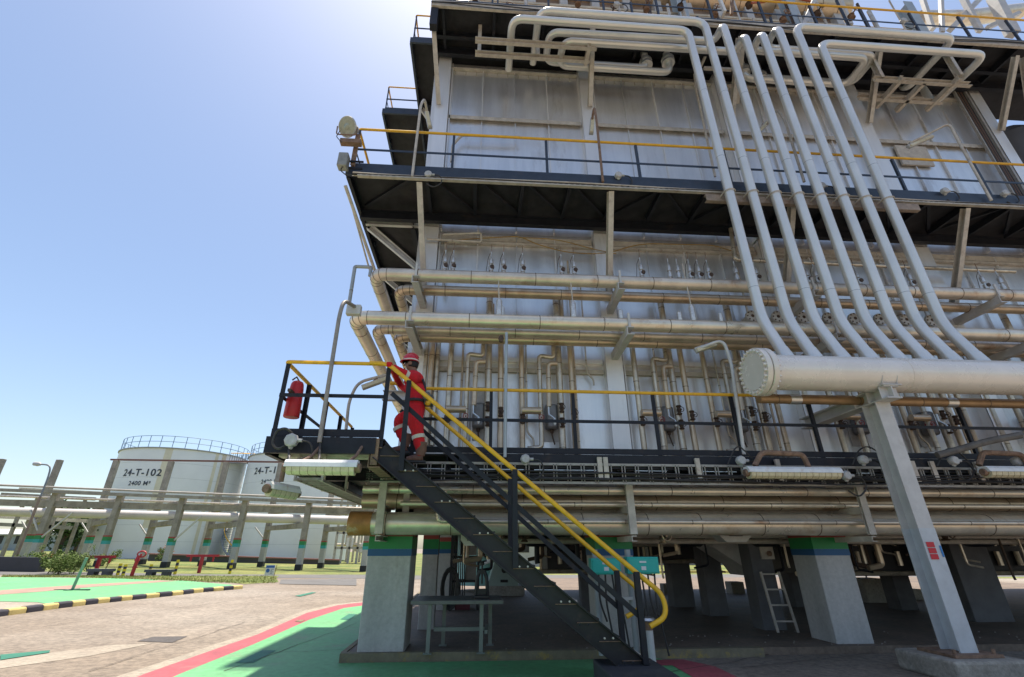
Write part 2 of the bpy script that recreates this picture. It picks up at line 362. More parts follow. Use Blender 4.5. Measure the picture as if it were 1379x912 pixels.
for x in bx: rcol(x,YB,ft(x)-.08)
X0,X1=fx[0]-1.5,fx[-1]+.3
b=MB(); b.box((0,0,0),(0,0,0)) if 0 else None
def lbeam(nm,fn,Y,h,w,m,x0=X0,x1=X1):
    p=MB(); p.bar((x0,Y,fn(x0)-h/2),(x1,Y,fn(x1)-h/2),w,h); return p.build(nm,m,rack,smooth=False)
lbeam('top_beam',lin((2,658.5),(470,676.5),YF),YF-.28,.18,.4,rackc)
lbeam('lower_beam',lin((2,672.5),(470,684.5),YF),YF+.12,.40,.3,rackc)
lbeam('rear_beam',lin((2,675),(470,686),YB),YB,.2,.25,rackc)
# sagging rusty rail along the tall rear columns
p=MB(); p.bar((bx[2]-.5,YB,ft(bx[2]-.5)),(bx[-1]+5,YB,ft(bx[-1]+5)),.14,.12); p.build('top_rail',mat('brown_rail',(.20,.09,.07),.7),rack)
g2=lin((2,665),(470,683),YF); g3=lin((2,694),(470,706),YF)
for x,xb in zip(fx,bx):
    for fn,h in ((g2,.30),(g3,.32)):
        p=MB(); p.bar((x,YF,fn(x)-h/2),(xb,YB,fn(x)-h/2-.02),.35,h); p.build('cross_beam',rackc,rack,smooth=False)
# steel knee braces
for i in (0,1,2,3,5):
    x=fx[i]; z=g3(x)
    if i in (1,3): 
        p=MB(); p.bar((x+.2,YF-.1,z-1.3),(x+1.6,YF-.1,z+.25),.09); p.build('knee_brace',steelg,rack)
    if i in (1,):
        p=MB(); p.bar((x-.2,YF-.1,z-.9),(x-1.2,YF-.1,z+.4),.09); p.build('knee_brace',steelg,rack)
    p=MB(); p.bar((bx[i]-.2,YB,g3(x)-.9),(bx[i]-1.0,YB,g3(x)-.1),.08); p.build('knee_brace',steelg,rack)
def pl(name,label,ys,Y,r,m,group=None,x1=X1+1):
    f=lin((2,ys[0]),(467,ys[1]),Y); mb=MB(); mb.tube([(X0,Y,f(X0)),(x1,Y,f(x1))],r,14); return tag(mb.build(name,m),label,'pipe',group)
pl('large_pipe','thick white pipe lying along the lower level of the concrete rack',(689,701),YF+1.2,.30,mat('white_large_pipe',(.62,.60,.60),.4,0,.06,1),x1=WY(475,700,YF+1.2).x)
pl('small_pipe','thin pale pipe on the top beam of the concrete rack',(653.5,672.5),YF-.35,.07,mat('dusty_pipe',(.42,.38,.33),.5,.2),x1=WY(498,674,YF).x)
pl('bundle_pipe','thin brown pipe behind the top beam of the concrete rack',(668,684),YF+2.2,.07,pipeb,x1=WY(490,684,YF).x)
# older cluttered rack bay to the far left
q=T('steel_trestle','crowded brown steel trestle at the far left end of the rack','trestle',(G(40,760).x,YB+6,.8))
for k in range(7):
    x=WY(6+k*17,740,YB+5+k%3*2).x; y=YB+5+k%3*2
    p=MB(); p.bar((x,y,gz(x)),(x,y,5.0+k%2),.22); p.build('post',rackc,q,smooth=False)
for k in range(6):
    z=2.6+k*.62; xa=WY(-20,700,YB+6).x; xb=WY(112,700,YB+6).x; p=MB(); p.bar((xa,YB+5+(k%3)*1.5,z+.9),(xb,YB+5+(k%3)*1.5,z+.55),.22,.28); p.build('girder',pipeb if k%2 else rackc,q)
# ================================================================== TANKS
def text_mesh(s,size):
    cu=bpy.data.curves.new('t','FONT'); cu.body=s; cu.size=size; cu.extrude=0; cu.align_x='CENTER'; cu.offset=size*.022; cu.shear=0; cu.space_character=1.12
    o=bpy.data.objects.new('t',cu); COL.objects.link(o); dg=bpy.context.evaluated_depsgraph_get(); me=bpy.data.meshes.new_from_object(o.evaluated_get(dg)); 
    v=[x.co.copy() for x in me.vertices]; f=[list(p.vertices) for p in me.polygons]; bpy.data.objects.remove(o); bpy.data.curves.remove(cu); return v,f
def tank(cx,cy,r,zt,label,texts,stains,stair_a,rail_extra=None):
    t=T('storage_tank',label,'storage tank',(cx,cy,gz(cx)),'white storage tanks'); z0=gz(cx)
    b=MB(); b.lathe((cx,cy,0),[(r,z0),(r,zt),(r*.995,zt+.02),(.01,zt+.45)],96); sh=b.build('shell',tankm,t)
    b=MB()
    for z in (z0+(zt-z0)*k/7 for k in range(1,7)): b.lathe((cx,cy,z),[(r+.004,-.012),(r+.012,0),(r+.004,.012)],96)
    b.build('weld_seam',mat('tank_seam',(.56,.57,.58),.5),sh)
    b=MB(); b.lathe((cx,cy,zt-.1),[(r+.01,0),(r+.12,0),(r+.12,.12),(r,.12)],96); b.build('top_rim',mat('tank_rim',(.36,.36,.33),.5),t)
    n=34; rr=r-.05
    for k in range(n):
        a=2*math.pi*k/n; b=MB(); x,y=cx+rr*math.cos(a),cy+rr*math.sin(a); b.tube([(x,y,zt),(x,y,zt+1.25)],.035,5); b.build('rail_post',tblue,t)
    for nm,h in (('handrail',1.25),('mid_rail',.65)):
        b=MB(); b.tube([(cx+rr*math.cos(2*math.pi*k/64),cy+rr*math.sin(2*math.pi*k/64),zt+h) for k in range(65)],.032,5); b.build(nm,tblue,t)
    for s,sz,px,py in texts:
        # letter heights follow the shell's curve
        v,f=text_mesh(s,sz); 
        r_=ray(px,py); A=r_.x**2+r_.y**2; B=2*(r_.x*(CO.x-cx)+r_.y*(CO.y-cy)); Cc=(CO.x-cx)**2+(CO.y-cy)**2-(r+.03)**2
        tt=(-B-math.sqrt(B*B-4*A*Cc))/(2*A); h=CO+r_*tt; a0=math.atan2(h.y-cy,h.x-cx)
        b=MB(); b.add([(cx+(r+.03)*math.cos(a0+q.x/r),cy+(r+.03)*math.sin(a0+q.x/r),h.z+q.y+q.x*.0) for q in v],f); b.build('lettering',textm,t,smooth=False)
    for a,w,ztp,zb,mm in stains:
        b=MB(); 
        for k in range(3):
            aa=a+w*k/3/r; bb=a+w*(k+1)/3/r; b.add([(cx+(r+.015)*math.cos(g),cy+(r+.015)*math.sin(g),z) for g,z in ((aa,zb),(bb,zb),(bb,ztp),(aa,ztp))],[(0,1,2,3)])
        b.build('stain_streak',mm,t,smooth=False)
    if stair_a:
        a0,a1,zb,zt2=stair_a; n=60; st=MB(); hr=[];lr=[]
        for k in range(n+1):
            a=a0+(a1-a0)*k/n; z=zb+(zt2-zb)*k/n; c,s_=math.cos(a),math.sin(a)
            P=lambda q,dz:(cx+q*c,cy+q*s_,z+dz)
            st.bar(P(r+.02,0),P(r+.8,0),.24,.04)
            hr.append(P(r+.82,1.05)); lr.append(P(r+.82,-.05))
        s_=st.build('stair_tread',mat('stair_grey',(.28,.29,.30),.6),t)
        b=MB(); b.tube(lr,.10,5); b.build('stair_stringer',mat('stair_grey',(.28,.29,.30),.6),t)
        b=MB(); b.tube(hr,.05,6); b.build('stair_handrail',yel,t)
        b=MB(); 
        for k in range(0,n+1,4): b.tube([lr[k],hr[k]],.025,5)
        b.build('stair_baluster',tblue,t)
    return t
Yt=58.; cxl=WY(134,700,Yt).x; cxr=WY(299,700,Yt).x; r1=(cxr-cxl)/2*.985; c1=(cxl+cxr)/2+.3
zt1=WY(238,601,Yt-r1*.95).z
ang=lambda px,cx,cy,r:(lambda p:math.atan2(-math.sqrt(max(0,r*r-(p-cx)**2)),p-cx))(px)
tank(c1,Yt+1,r1,zt1,'white storage tank at left with lettering 24-T-102 on its shell',[('24-T-102',.98,188,640.5),('2400 M³',.60,186,653.5)],
  [(-1.37,.7,zt1-.1,zt1*.3,tstain),(-.62,.35,zt1-.1,.9,tstain),(-.50,.5,zt1-.1,.9,mat('rust_stain',(.66,.58,.44),.6))],(-.45,.2,zt1-1.0,zt1-.2))
Yt2=56.5; cxl=WY(301,700,Yt2).x; cxr=WY(459,700,Yt2).x; r2=(cxr-cxl)/2; c2=(cxl+cxr)/2; zt2=WY(385,601,Yt2-r2*.9).z
tank(c2,Yt2+4,r2,zt2,'white storage tank at right, partly hidden behind the platform lamp',[('24-T-101',1.0,361,637.5),('2400 M³',.60,363,651)],
  [],(-2.0,-5.2,.3,zt2-.3))
# small tank-side walkway of the left tank's far stair
# dark bund wall
yb=48; mb=MB(); zt=[lin((222,747.5),(455,755.5),yb)(x) for x in (-60,2)]
xa,xb=WY(200,750,yb).x,WY(457,755,yb).x; f=lin((222,747.5),(455,755),yb)
mb.poly([(xa,yb,gz(xa)-.1),(xb,yb,gz(xb)-.1),(xb,yb,f(xb)),(xa,yb,f(xa))],(0,.3,0))
o=mb.build('bund_wall',bundm,smooth=False); tag(o,'long low dark wall at the foot of the white tanks','low wall')
mb=MB(); mb.bar((xa,yb,f(xa)+.06),(xb,yb,f(xb)+.06),.4,.09); mb.build('coping',mat('bund_coping',(.30,.12,.10),.7),o)
# ================================================================== TREES, SHRUBS
def leafmass(b,c,r,n,size,mi=0,flat=.8):
    c=V(c)
    cl=[c+V((random.gauss(0,.45)*r,random.gauss(0,.45)*r,random.gauss(0,.4)*r*flat)) for _ in range(max(6,n//60))]
    for i in range(n):
        q=random.choice(cl); d=V((random.gauss(0,1),random.gauss(0,1),random.gauss(0,1))).normalized()*r*.34*random.random()**.4
        p=q+d; u=V((random.gauss(0,1),random.gauss(0,1),random.gauss(0,1))).normalized(); w=u.orthogonal().normalized(); s=size*random.uniform(.6,1.4)
        x=u*s; y=w*s*.5
        b.add([p-x,p+y,p+x,p-y],[(0,1,2,3)],mi)
def tree(name,label,base,h,r,n,size,lm=leafm,group=None,th=.12,cz=.62):
    base=V(base); t=T(name,label,'tree' if 'tree' in name else 'shrub',base,group)
    b=MB(); b.tube([base,base+V((.1,0,h*.35)),base+V((-.05,0.1,h*.75))],[th,th*.7,th*.3],7)
    for k in range(5):
        a=k*1.3; b.tube([base+V((0,0,h*(.3+.06*k))),base+V((math.cos(a)*r*.6,math.sin(a)*r*.6,h*(.55+.07*k)))],[th*.5,th*.15],5)
    b.build('trunk',barkm,t)
    b=MB(); leafmass(b,base+V((0,0,h*cz)),r,n,size); b.build('crown',lm,t,smooth=False)
    return t
p=WY(78,742,52); tree('broadleaf_tree','leafy green tree behind the rack beside the grey shed',(p.x,52,gz(p.x)),5.0,2.2,3800,.17,th=.2)
p=WY(100,742,60); tree('broadleaf_tree','second darker tree seen between rack columns right of the leafy green tree',(p.x,60,gz(p.x)),4.2,1.9,2200,.17,th=.2)
for px,py,h,r,lb in ((77,774,1.0,.75,'round green shrub left of the two beside the black planter wall'),(98,773,.98,.75,'round green shrub nearest the red hydrant stand'),):
    g=G(px,py); tree('round_shrub',lb,(g.x,g.y,g.z),h,r*.8,3000,.035,leafb,'clipped round shrubs by the grass verge',.03,.5)
for px,py,h,r,lb,lm in ((52,770,1.2,.42,'red and yellow flowering shrub above the end of the black planter wall',leafr),(216,763,1.6,.45,'small orange leaved shrub between rack columns in front of the left tank',leafr),(30,768,.8,.6,'low mixed plants behind the black planter wall',leafb),(64,773,.8,.5,'sparse small plants beside the planter wall end',leafb),(140,770,1.1,.5,'thin leafy plant behind the red stand and bench',leafb)):
    g=G(px,py); t=tree('flowering_shrub',lb,(g.x,g.y,g.z),h,r,70 if lm is leafr else 900,.04,lm,None,.03,.65)
    if lm is leafr:
        b=MB(); leafmass(b,(g.x,g.y-.1,g.z+h*.55),r*1.1,900,.038); b.build('foliage',leafb,t,smooth=False)
# black planter wall
a=G(2,771); b_=G(57,770); yy=(a.y+b_.y)/2; mb=MB(); f=lin((2,750),(57,751),yy)
xa,xb=WY(-60,760,yy).x,WY(53,760,yy).x
mb.poly([(xa,yy,gz(xa)-.05),(xb,yy,gz(xb)-.05),(xb,yy,f(xb)),(xa,yy,f(xa))],(0,.5,0)); tag(mb.build('planter_wall',mat('black_tile_wall',(.035,.035,.042),.5,0,.2,2),smooth=False),'low black planter wall at the left edge of the grass','planter wall')
# sheds
def shed(label,px0,px1,ytop,Y,roof,wall):
    x0,x1=WY(px0,730,Y).x,WY(px1,730,Y).x; z1=WY((px0+px1)/2,ytop,Y).z; t=T('workshop_shed',label,'shed',((x0+x1)/2,Y,gz(x0)))
    b=MB(); b.box((x0,Y,gz(x0)-.2),(x1,Y+8,z1-.7)); b.build('wall',wall,t,smooth=False)
    b=MB(); b.poly([(x0-.3,Y-.5,z1-.75),(x0-.3,Y+4,z1+.1),(x0-.3,Y+8.5,z1-.75),(x0-.3,Y+8.5,z1-.9),(x0-.3,Y-.5,z1-.9)],(x1-x0+.6,0,0)); b.build('roof',roof,t,smooth=False)
    for k in range(4):
        xx=x0+(x1-x0)*(k+.35)/4; b=MB(); b.box((xx,Y-.02,gz(x0)+.8),(xx+.9,Y-.005,gz(x0)+1.9)); b.build('window',windm,t,smooth=False)
shed('grey shed with a pale sheet roof behind the leafy trees',82,128,706,70,roofw,shedm)
shed('low grey building behind the far left trestle',-40,60,712,80,roofw,mat('shed_blue',(.3,.34,.38),.7))
# tiny far tank seen between rack and trestle
mb=MB(); g=WY(108,720,90); mb.lathe((g.x,90,gz(g.x)),[(6,0),(6,4.2),(.1,5)],40); tag(mb.build('far_tank',mat('grey_blue_tank',(.26,.28,.31),.6)),'dull grey tank seen behind the shed roof','tank')
# process structure right of the tank
px0,px1,Y=447,484,52
xs=[WY(x,720,Y).x for x in (454,463,473,484,500,520)]
t=T('process_structure','pale pipe filled steel process structure on the grass beyond the pillar','process structure',(xs[2],Y,gz(xs[2])))
for x in xs:
    for yy in (Y,Y+5): b=MB(); b.bar((x,yy,gz(x)),(x,yy,6.4),.2); b.build('post',trimm,t,smooth=False)
for z in (1.6,3.0,4.2,5.2,6.3):
    b=MB(); b.bar((xs[0],Y,z),(xs[-1],Y,z),.2,.22); b.build('beam',trimm,t,smooth=False)
    b=MB(); b.tube([(xs[0]-.3,Y+1.6,z+.3),(xs[-1],Y+1.6,z+.3)],.14,8); b.build('pipe',cladlight,t)
for k in range(12):
    x=random.uniform(xs[0],xs[-1]); z=random.uniform(.3,4.8); b=MB(); b.lathe((x,Y+1+random.random()*2,z),[(.01,0),(.35,.1),(.35,.9),(.01,1.0)],10); b.build('vessel',tankm if k%2 else pipeb,t)
# ================================================================== SMALL YARD THINGS
def bollard(px,py0,py1,lb,yellow_top=True):
    g=G(px,py0); h=WY(px,py1,g.y).z-g.z; t=T('bollard',lb,'bollard',g,'black and yellow posts on the grass'); n=5
    b=MB(); b.lathe(g,[(.07,0),(.07,h-.03),(.05,h)],12); b.build('post',blk,t)
    b=MB()
    for k in range(0,n,2): b.lathe(g+V((0,0,h*k/n+(.0 if k else .01))),[(.072,h/n*.02),(.0735,h/n*.5),(.072,h/n)],12)
    b.build('yellow_band',mat('bollard_yellow',(.75,.60,.02),.5),t)
bollard(158,775,759,'black and yellow post, left of the close pair beside the red standpipe')
bollard(165,776,760,'black and yellow post, right of the close pair beside the red standpipe')
bollard(200,775,760,'black and yellow post beside the small dark bench')
bollard(235,774,754,'taller black and yellow post between the bench and the tee shaped red stand')
bollard(309,773,754,'black and yellow post at the foot of a rack column by the stair')
# red standpipe (hydrant)
g=G(176.5,777); h=WY(182,743,g.y).z-g.z
t=T('red_standpipe','slim red fire standpipe with a round handwheel on the grass','hydrant',g)
b=MB(); b.tube([g,g+V((.05,0,h*.62))],.08,10); b.lathe(g+V((.04,0,h*.35)),[(.11,0),(.11,.05)],12); b.lathe(g+V((.05,0,h*.62)),[(.11,0),(.11,.06),(.09,.1),(.06,.25)],12); b.build('riser',redst,t)
b=MB(); 
c=g+V((.18,0,h*.9)); b.tube([c+V((math.cos(a*.524)*.2,0,math.sin(a*.524)*.13)) for a in range(13)],.035,6); b.tube([g+V((.05,0,h*.7)),c],.045,6); b.build('handwheel',redst,t)
def tstand(px,py0,py1,w,lb):
    g=G(px,py0); h=WY(px+3,py1,g.y).z-g.z; t=T('red_tee_stand',lb,'pipe stand',g,'red tee shaped pipe stands')
    b=MB(); b.bar(g,g+V((0,0,h)),.14); b.build('post',redst,t)
    b=MB(); b.bar(g+V((-w/2,0,h)),g+V((w/2,0,h)),.13,.12); b.lathe(g+V((-w*.35,0,h-.3)),[(.05,0),(.06,.25)],8); b.lathe(g+V((w*.35,0,h-.3)),[(.05,0),(.06,.25)],8); b.build('crossbar',redst,t)
tstand(267.5,772,748.5,1.75,'red tee shaped pipe stand on the grass in front of the tank bund')
tstand(128,772,750,1.5,'red tee stand beside the small bench near the shrubs')
def bench(px,py0,py1,w,lb):
    g=G(px,py0); h=WY(px,py1,g.y).z-g.z; t=T('low_bench',lb,'bench',g,'small benches on the grass')
    b=MB(); b.box(g+V((-w/2,-.2,h-.12)),g+V((w/2,.2,h))); b.build('seat',mat('bench_dark',(.09,.10,.11),.7),t,smooth=False)
    for s in (-1,1): b=MB(); b.box(g+V((s*w*.3-.15,-.18,0)),g+V((s*w*.3+.15,.18,h-.12))); b.build('leg',bundm,t,smooth=False)
bench(213,775.5,767,1.25,'small dark bench on the grass behind the bollard')
bench(134,775,766,1.1,'pale low bench on the grass near the sloping pole foot')
# sign board
g=G(363,779); w=.5; t=T('notice_sign','small white notice board on two thin legs at the grass corner','sign',g)
a=WY(358,761,g.y);c=WY(371.5,775,g.y)
for xx in (355.8,367.5):
    q=WY(xx,782,g.y); b=MB(); b.tube([(q.x,g.y,g.z),(q.x+.06,g.y,a.z)],.015,6); b.build('leg',rustm,t)
x0,x1=WY(357.5,768,g.y).x,WY(370,768,g.y).x; z0,z1=WY(363,775,g.y).z,WY(363,761,g.y).z
b=MB(); b.box((x0,g.y-.03,z0),(x1,g.y-.01,z1)); pan=b.build('panel',signw,t,smooth=False)
b=MB(); b.box((x0+.02,g.y-.036,z1-.13),(x1-.02,g.y-.032,z1-.02)); b.lathe((x0+.13,g.y-.032,(z0+z1)/2-.02),[(.09,0),(.09,.004)],20,(0,-1,0)); b.build('blue_symbol',signb,pan,smooth=False)
b=MB()
for k in range(4): b.box((x0+.27,g.y-.036,z1-.2-k*.06),(x1-.04-(k%2)*.06,g.y-.032,z1-.18-k*.06))
b.build('lettering_line',textm,pan,smooth=False)
# street lamp
g=G(40,757); Yl=30.; ba=WY(22,758,Yl); ba.z=gz(ba.x); tp=WY(63,640,Yl)
t=T('street_lamp','tall street lamp with a curved arm beside the concrete rack','street lamp',ba)
xx=(ba.x+tp.x)/2
b=MB(); b.tube([(xx,Yl,gz(xx)),(xx,Yl,tp.z-1.2)],.07,8); b.build('pole',mat('lamp_pole_brown',(.26,.19,.14),.6),t)
e=WY(46,625,Yl); e.x=xx-.85
b=MB(); b.tube([(xx,Yl,tp.z-1.25),(xx,Yl,tp.z-.1),(xx-.1,Yl,e.z-.05),(e.x,Yl,e.z)],.045,8,.5); b.build('arm',mat('lamp_arm_grey',(.2,.22,.25),.5),t)
b=MB(); b.lathe((e.x,Yl,e.z),[(.02,-.32),(.11,-.25),(.13,0),(.07,.15),(.02,.2)],10,(1,0,-.1)); b.build('lamp_head',mat('lamp_head_grey',(.45,.47,.48),.4),t)
# leaning green post on T foot (sign stand)
g=G(97,795.5); t=T('post_stand','leaning pale green post standing on a flat steel foot on the painted floor','post',g)
top=WY(117,751,g.y+.0)
b=MB(); b.tube([g+V((0,0,.03)),(top.x,g.y,top.z)],.045,8); b.build('post',mat('pale_green_post',(.20,.33,.24),.6),t)
b=MB(); b.box(g+V((-.5,-.12,0)),g+V((.6,-.04,.05))); b.box(g+V((-.06,-.3,0)),g+V((.06,.25,.045))); b.build('foot',mat('foot_green',(.10,.19,.13),.7),t,smooth=False)
# grass tufts along the verge
mb=MB()
vg=[G(*p) for p in ((2,776),(330,786))]
for i in range(9000):
    px=random.uniform(2,372); py=random.uniform(776.5,784 if px<300 else 785.5)-(0 if px>150 else 0)
    lo=776.2; hi=778+max(0,(px-100))*.038
    py=random.uniform(lo,min(hi,786)); g=G(px,py)
    if g.y<0: continue
    h=random.uniform(.03,.10); a=random.random()*6.28; w=.012
    mb.add([g+V((math.cos(a)*w,math.sin(a)*w,.01)),g-V((math.cos(a)*w,math.sin(a)*w,-.01)),g+V((random.gauss(0,.03),random.gauss(0,.03),h))],[(0,1,2)])
o=mb.build('grass_tufts',bladem,smooth=False); o['kind']='stuff'; o['label']='dry green grass tufts along the verge'; o['category']='grass'
# ================================================================== HEATER CASING
WYY=8.7; BAY=3.9; X0c=-1.35; NB=4; XR=X0c+BAY*NB+.25
Z1,Z2,Z3=2.78,8.40,14.05
cas=T('furnace_casing','huge silver grey panelled furnace casing rising over three walkway levels','furnace',(6,12,2.1))
def wallpart(z0,z1):
    b=MB(); b.box((X0c+.02,WYY,z0),(XR,19.5,z1)); return b.build('wall',wallm,cas,smooth=False)
w1=wallpart(2.25,8.05); w2=wallpart(8.06,13.85); 
b=MB(); b.box((-.6,9.2,14.1),(12.2,18.8,21)); w3=b.build('upper_wall',mat('rusty_upper_casing',(.27,.20,.16),.6,0,.3,2,RUST,.5,2),cas,smooth=False)
# pilasters
for k in range(NB+1):
    x=X0c+.02+BAY*k+(0 if k==0 else -.04)
    for z0,z1 in ((2.3,8.04),(8.08,13.84)):
        b=MB(); w=.34
        b.ibm((x+w/2,WYY-.10,z0),(x+w/2,WYY-.10,z1),.20,w,.02,(1,0,0))
        b.box((x,WYY-.205,z0),(x+w,WYY-.185,z1)); b.build('pilaster',pilm,cas,smooth=False)
for k in range(5):   # left flank columns
    y=WYY+.1+k*2.7; b=MB(); b.box((X0c-.12,y,2.3),(X0c+.015,y+.34,13.84)); b.build('side_pilaster',pilm,cas,smooth=False)
# stiffener ribs, ledges and trims
for w,z0,z1,parent in ((0,2.3,8.0,w1),(1,8.1,13.8,w2)):
    for k in range(NB):
        xb=X0c+.36+BAY*k; pw=(BAY-.38)/4
        for j in range(1,4):
            x=xb+pw*j; b=MB(); b.box((x-.012,WYY-.055,z0+.02),(x+.012,WYY-.003,z1-.05)); 
            b.build('rib',pilm if (j+k)%2 else wallm,parent,smooth=False)
        b=MB(); b.box((xb+.02,WYY-.09,z0+.01),(xb+.05,WYY-.003,z1-.05)); b.build('rib',pilm,parent,smooth=False)
        if w==1:
            b=MB(); b.box((xb,WYY-.09,11.70),(xb+BAY-.40,WYY-.004,11.74)); b.box((xb,WYY-.09,11.62),(xb+.0+BAY-.40,WYY-.075,11.70)); 
            for q in range(18): b.box((xb+.1+q*.19,WYY-.098,11.60),(xb+.2+q*.19,WYY-.091,11.645))
            b.build('ledge',trimm,parent,smooth=False)
            b=MB(); b.box((xb,WYY-.10,13.56),(xb+BAY-.40,WYY-.004,13.60)); 
            for q in range(12): b.box((xb+.1+q*.29,WYY-.03,13.42),(xb+.12+q*.29,WYY-.004,13.56))
            b.build('ledge',trimm,parent,smooth=False)
            b=MB(); b.box((xb,WYY-.06,9.60),(xb+BAY-.40,WYY-.004,9.64)); b.build('ledge',pilm,parent,smooth=False)
            b=MB(); b.box((xb+.03,WYY-.11,8.75),(xb+BAY-.42,WYY-.004,8.80)); b.build('ledge',pilm,parent,smooth=False)
        else:
            for zz in (4.66,4.88):
                b=MB(); b.box((xb,WYY-.07,zz),(xb+BAY-.40,WYY-.004,zz+.09)); b.build('ledge',trimm if zz<4.7 else pilm,parent,smooth=False)
            b=MB(); b.box((xb,WYY-.09,7.72),(xb+BAY-.40,WYY-.004,7.78)); b.box((xb,WYY-.05,7.82),(xb+BAY-.40,WYY-.003,7.96)); b.build('ledge',trimm,parent,smooth=False)
            b=MB(); b.box((xb,WYY-.045,6.9),(xb+BAY-.40,WYY-.003,6.92)); b.build('ledge',wallm,parent,smooth=False)
# ================================================================== WALKWAYS
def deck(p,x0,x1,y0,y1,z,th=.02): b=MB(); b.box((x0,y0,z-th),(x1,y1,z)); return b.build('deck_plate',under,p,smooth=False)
def rail(p,pts,z,h=1.08,mid=.53,step=1.3,toe=.13,first=True,last=True,m=navy,pw=.05,posts=None,hr=.028):
    pts=[V((q[0],q[1],z)) for q in pts]
    b=MB(); b.tube([q+V((0,0,h)) for q in pts],hr,8,.06); b.build('handrail',yel,p)
    b=MB()
    for i in range(len(pts)-1): b.bar(pts[i]+V((0,0,mid)),pts[i+1]+V((0,0,mid)),.012,.05)
    b.build('mid_rail',m,p,smooth=False)
    if toe:
        b=MB()
        for i in range(len(pts)-1): b.bar(pts[i]+V((0,0,toe/2+.02)),pts[i+1]+V((0,0,toe/2+.02)),.012,toe)
        b.build('toe_board',m,p,smooth=False)
    for i in range(len(pts)-1):
        L=(pts[i+1]-pts[i]).length; n=max(1,round(L/step)) 
        for k in range(0 if (i>0 or first) else 1,n+(1 if i==len(pts)-2 and last else 0)):
            q=pts[i].lerp(pts[i+1],k/n); d=(pts[i+1]-pts[i]).normalized()
            b=MB(); b.ang(q+V((0,0,-.16)),q+V((0,0,h-.02)),pw,.009,(d.x,d.y,0)); b.build('post',m,p,smooth=False)
def truss(p,xs,y0,y1,z,mode,h=.16):
    for i,x in enumerate(xs):
        b=MB(); b.ibm((x,y0,z-h/2),(x,y1,z-h/2),.07,h); b.build('cross_beam',dark,p,smooth=False)
        if i<len(xs)-1 and mode:
            s=mode if isinstance(mode,int) else mode[i%len(mode)]
            a,c=(x,xs[i+1]) if s>0 else (xs[i+1],x)
            b=MB(); b.ang((a+.04*s,y0+.04,z-.09),(c-.04*s,y1-.04,z-.09),.06); b.build('diagonal',dark,p,smooth=False)
XE=19.
# ---- middle walkway
FY=7.2
mid=T('walkway_platform','middle walkway platform wrapping the furnace with yellow handrail and floodlight','platform',(6,FY,Z2-.3))
deck(mid,-2.75,XE,FY+.01,WYY-.22,Z2); deck(mid,-2.75,X0c-.14,WYY-.219,19.4,Z2)
b=MB(); b.chan((-2.75,FY,Z2-.10),(XE,FY,Z2-.10),.07,.2,flip=-1); b.build('edge_beam',navy,mid,smooth=False)
b=MB(); b.chan((-2.71,FY+.04,Z2-.12),(-2.71,19.4,Z2-.12),.07,.2); b.build('edge_beam',dark,mid,smooth=False)
b=MB(); b.ibm((-2.7,WYY-.35,Z2-.24),(XE,WYY-.35,Z2-.24),.12,.22); b.build('inner_beam',dark,mid,smooth=False)
b=MB(); b.ibm((X0c-.25,WYY,Z2-.2),(X0c-.25,19.4,Z2-.2),.1,.2); b.build('inner_beam',dark,mid,smooth=False)
xs=[X0c+.19+BAY/4*i*1.0 for i in range(0,20)]
truss(mid,xs,FY+.05,WYY-.42,Z2-.02,[1,1,1,1,-1,1,-1,1])
b=MB(); b.ang((-1.5,FY+.08,Z2-.12),(-2.6,WYY-.5,Z2-.12),.07); b.build('diagonal',dark,mid,smooth=False)
for y in (WYY,WYY+2.2,WYY+4.4,WYY+6.6,WYY+8.8):
    b=MB(); b.ibm((-2.68,y+.03,Z2-.12),(X0c-.12,y+.03,Z2-.12),.08,.18); b.build('cross_beam',dark if y>9 else steelg,mid,smooth=False)
    b=MB(); b.chan((-2.62,y+.1,Z2-.22),(X0c-.10,y+.1,Z2-1.25),.10,.12); b.build('knee_brace',steelg,mid,smooth=False)
    if y<16: b=MB(); b.ang((-2.6,y+.2,Z2-.1),(X0c-.2,y+2.1,Z2-.1),.06); b.build('diagonal',steelg if y<9 else dark,mid,smooth=False)
b=MB(); b.poly([(X0c-.55,WYY+.085,7.05),(X0c-.0,WYY+.085,7.05),(X0c+.0,WYY+.085,6.6)],(0,.012,0)); b.build('gusset',steelg,mid,smooth=False)
# handrail along front, left return slopes back
rail(mid,[(-2.66,12.,0),(-2.66,FY+.02,0),(XE,FY+.02,0)],Z2,posts=None,step=1.95,h=1.10)
# end struts from the platform edge down to the pilasters
def strut(p,a,b_,m=trimm): b=MB(); b.chan(a,b_,.11,.13,.012,(0,-1,.3)); b.build('strut',m,p,smooth=False)
for k in range(5):
    x=X0c+BAY*k+.15
    strut(mid,(x-.1,FY+.06,Z2-.24),(x+.02,WYY-.24,6.3 if k<4 else 6.9))
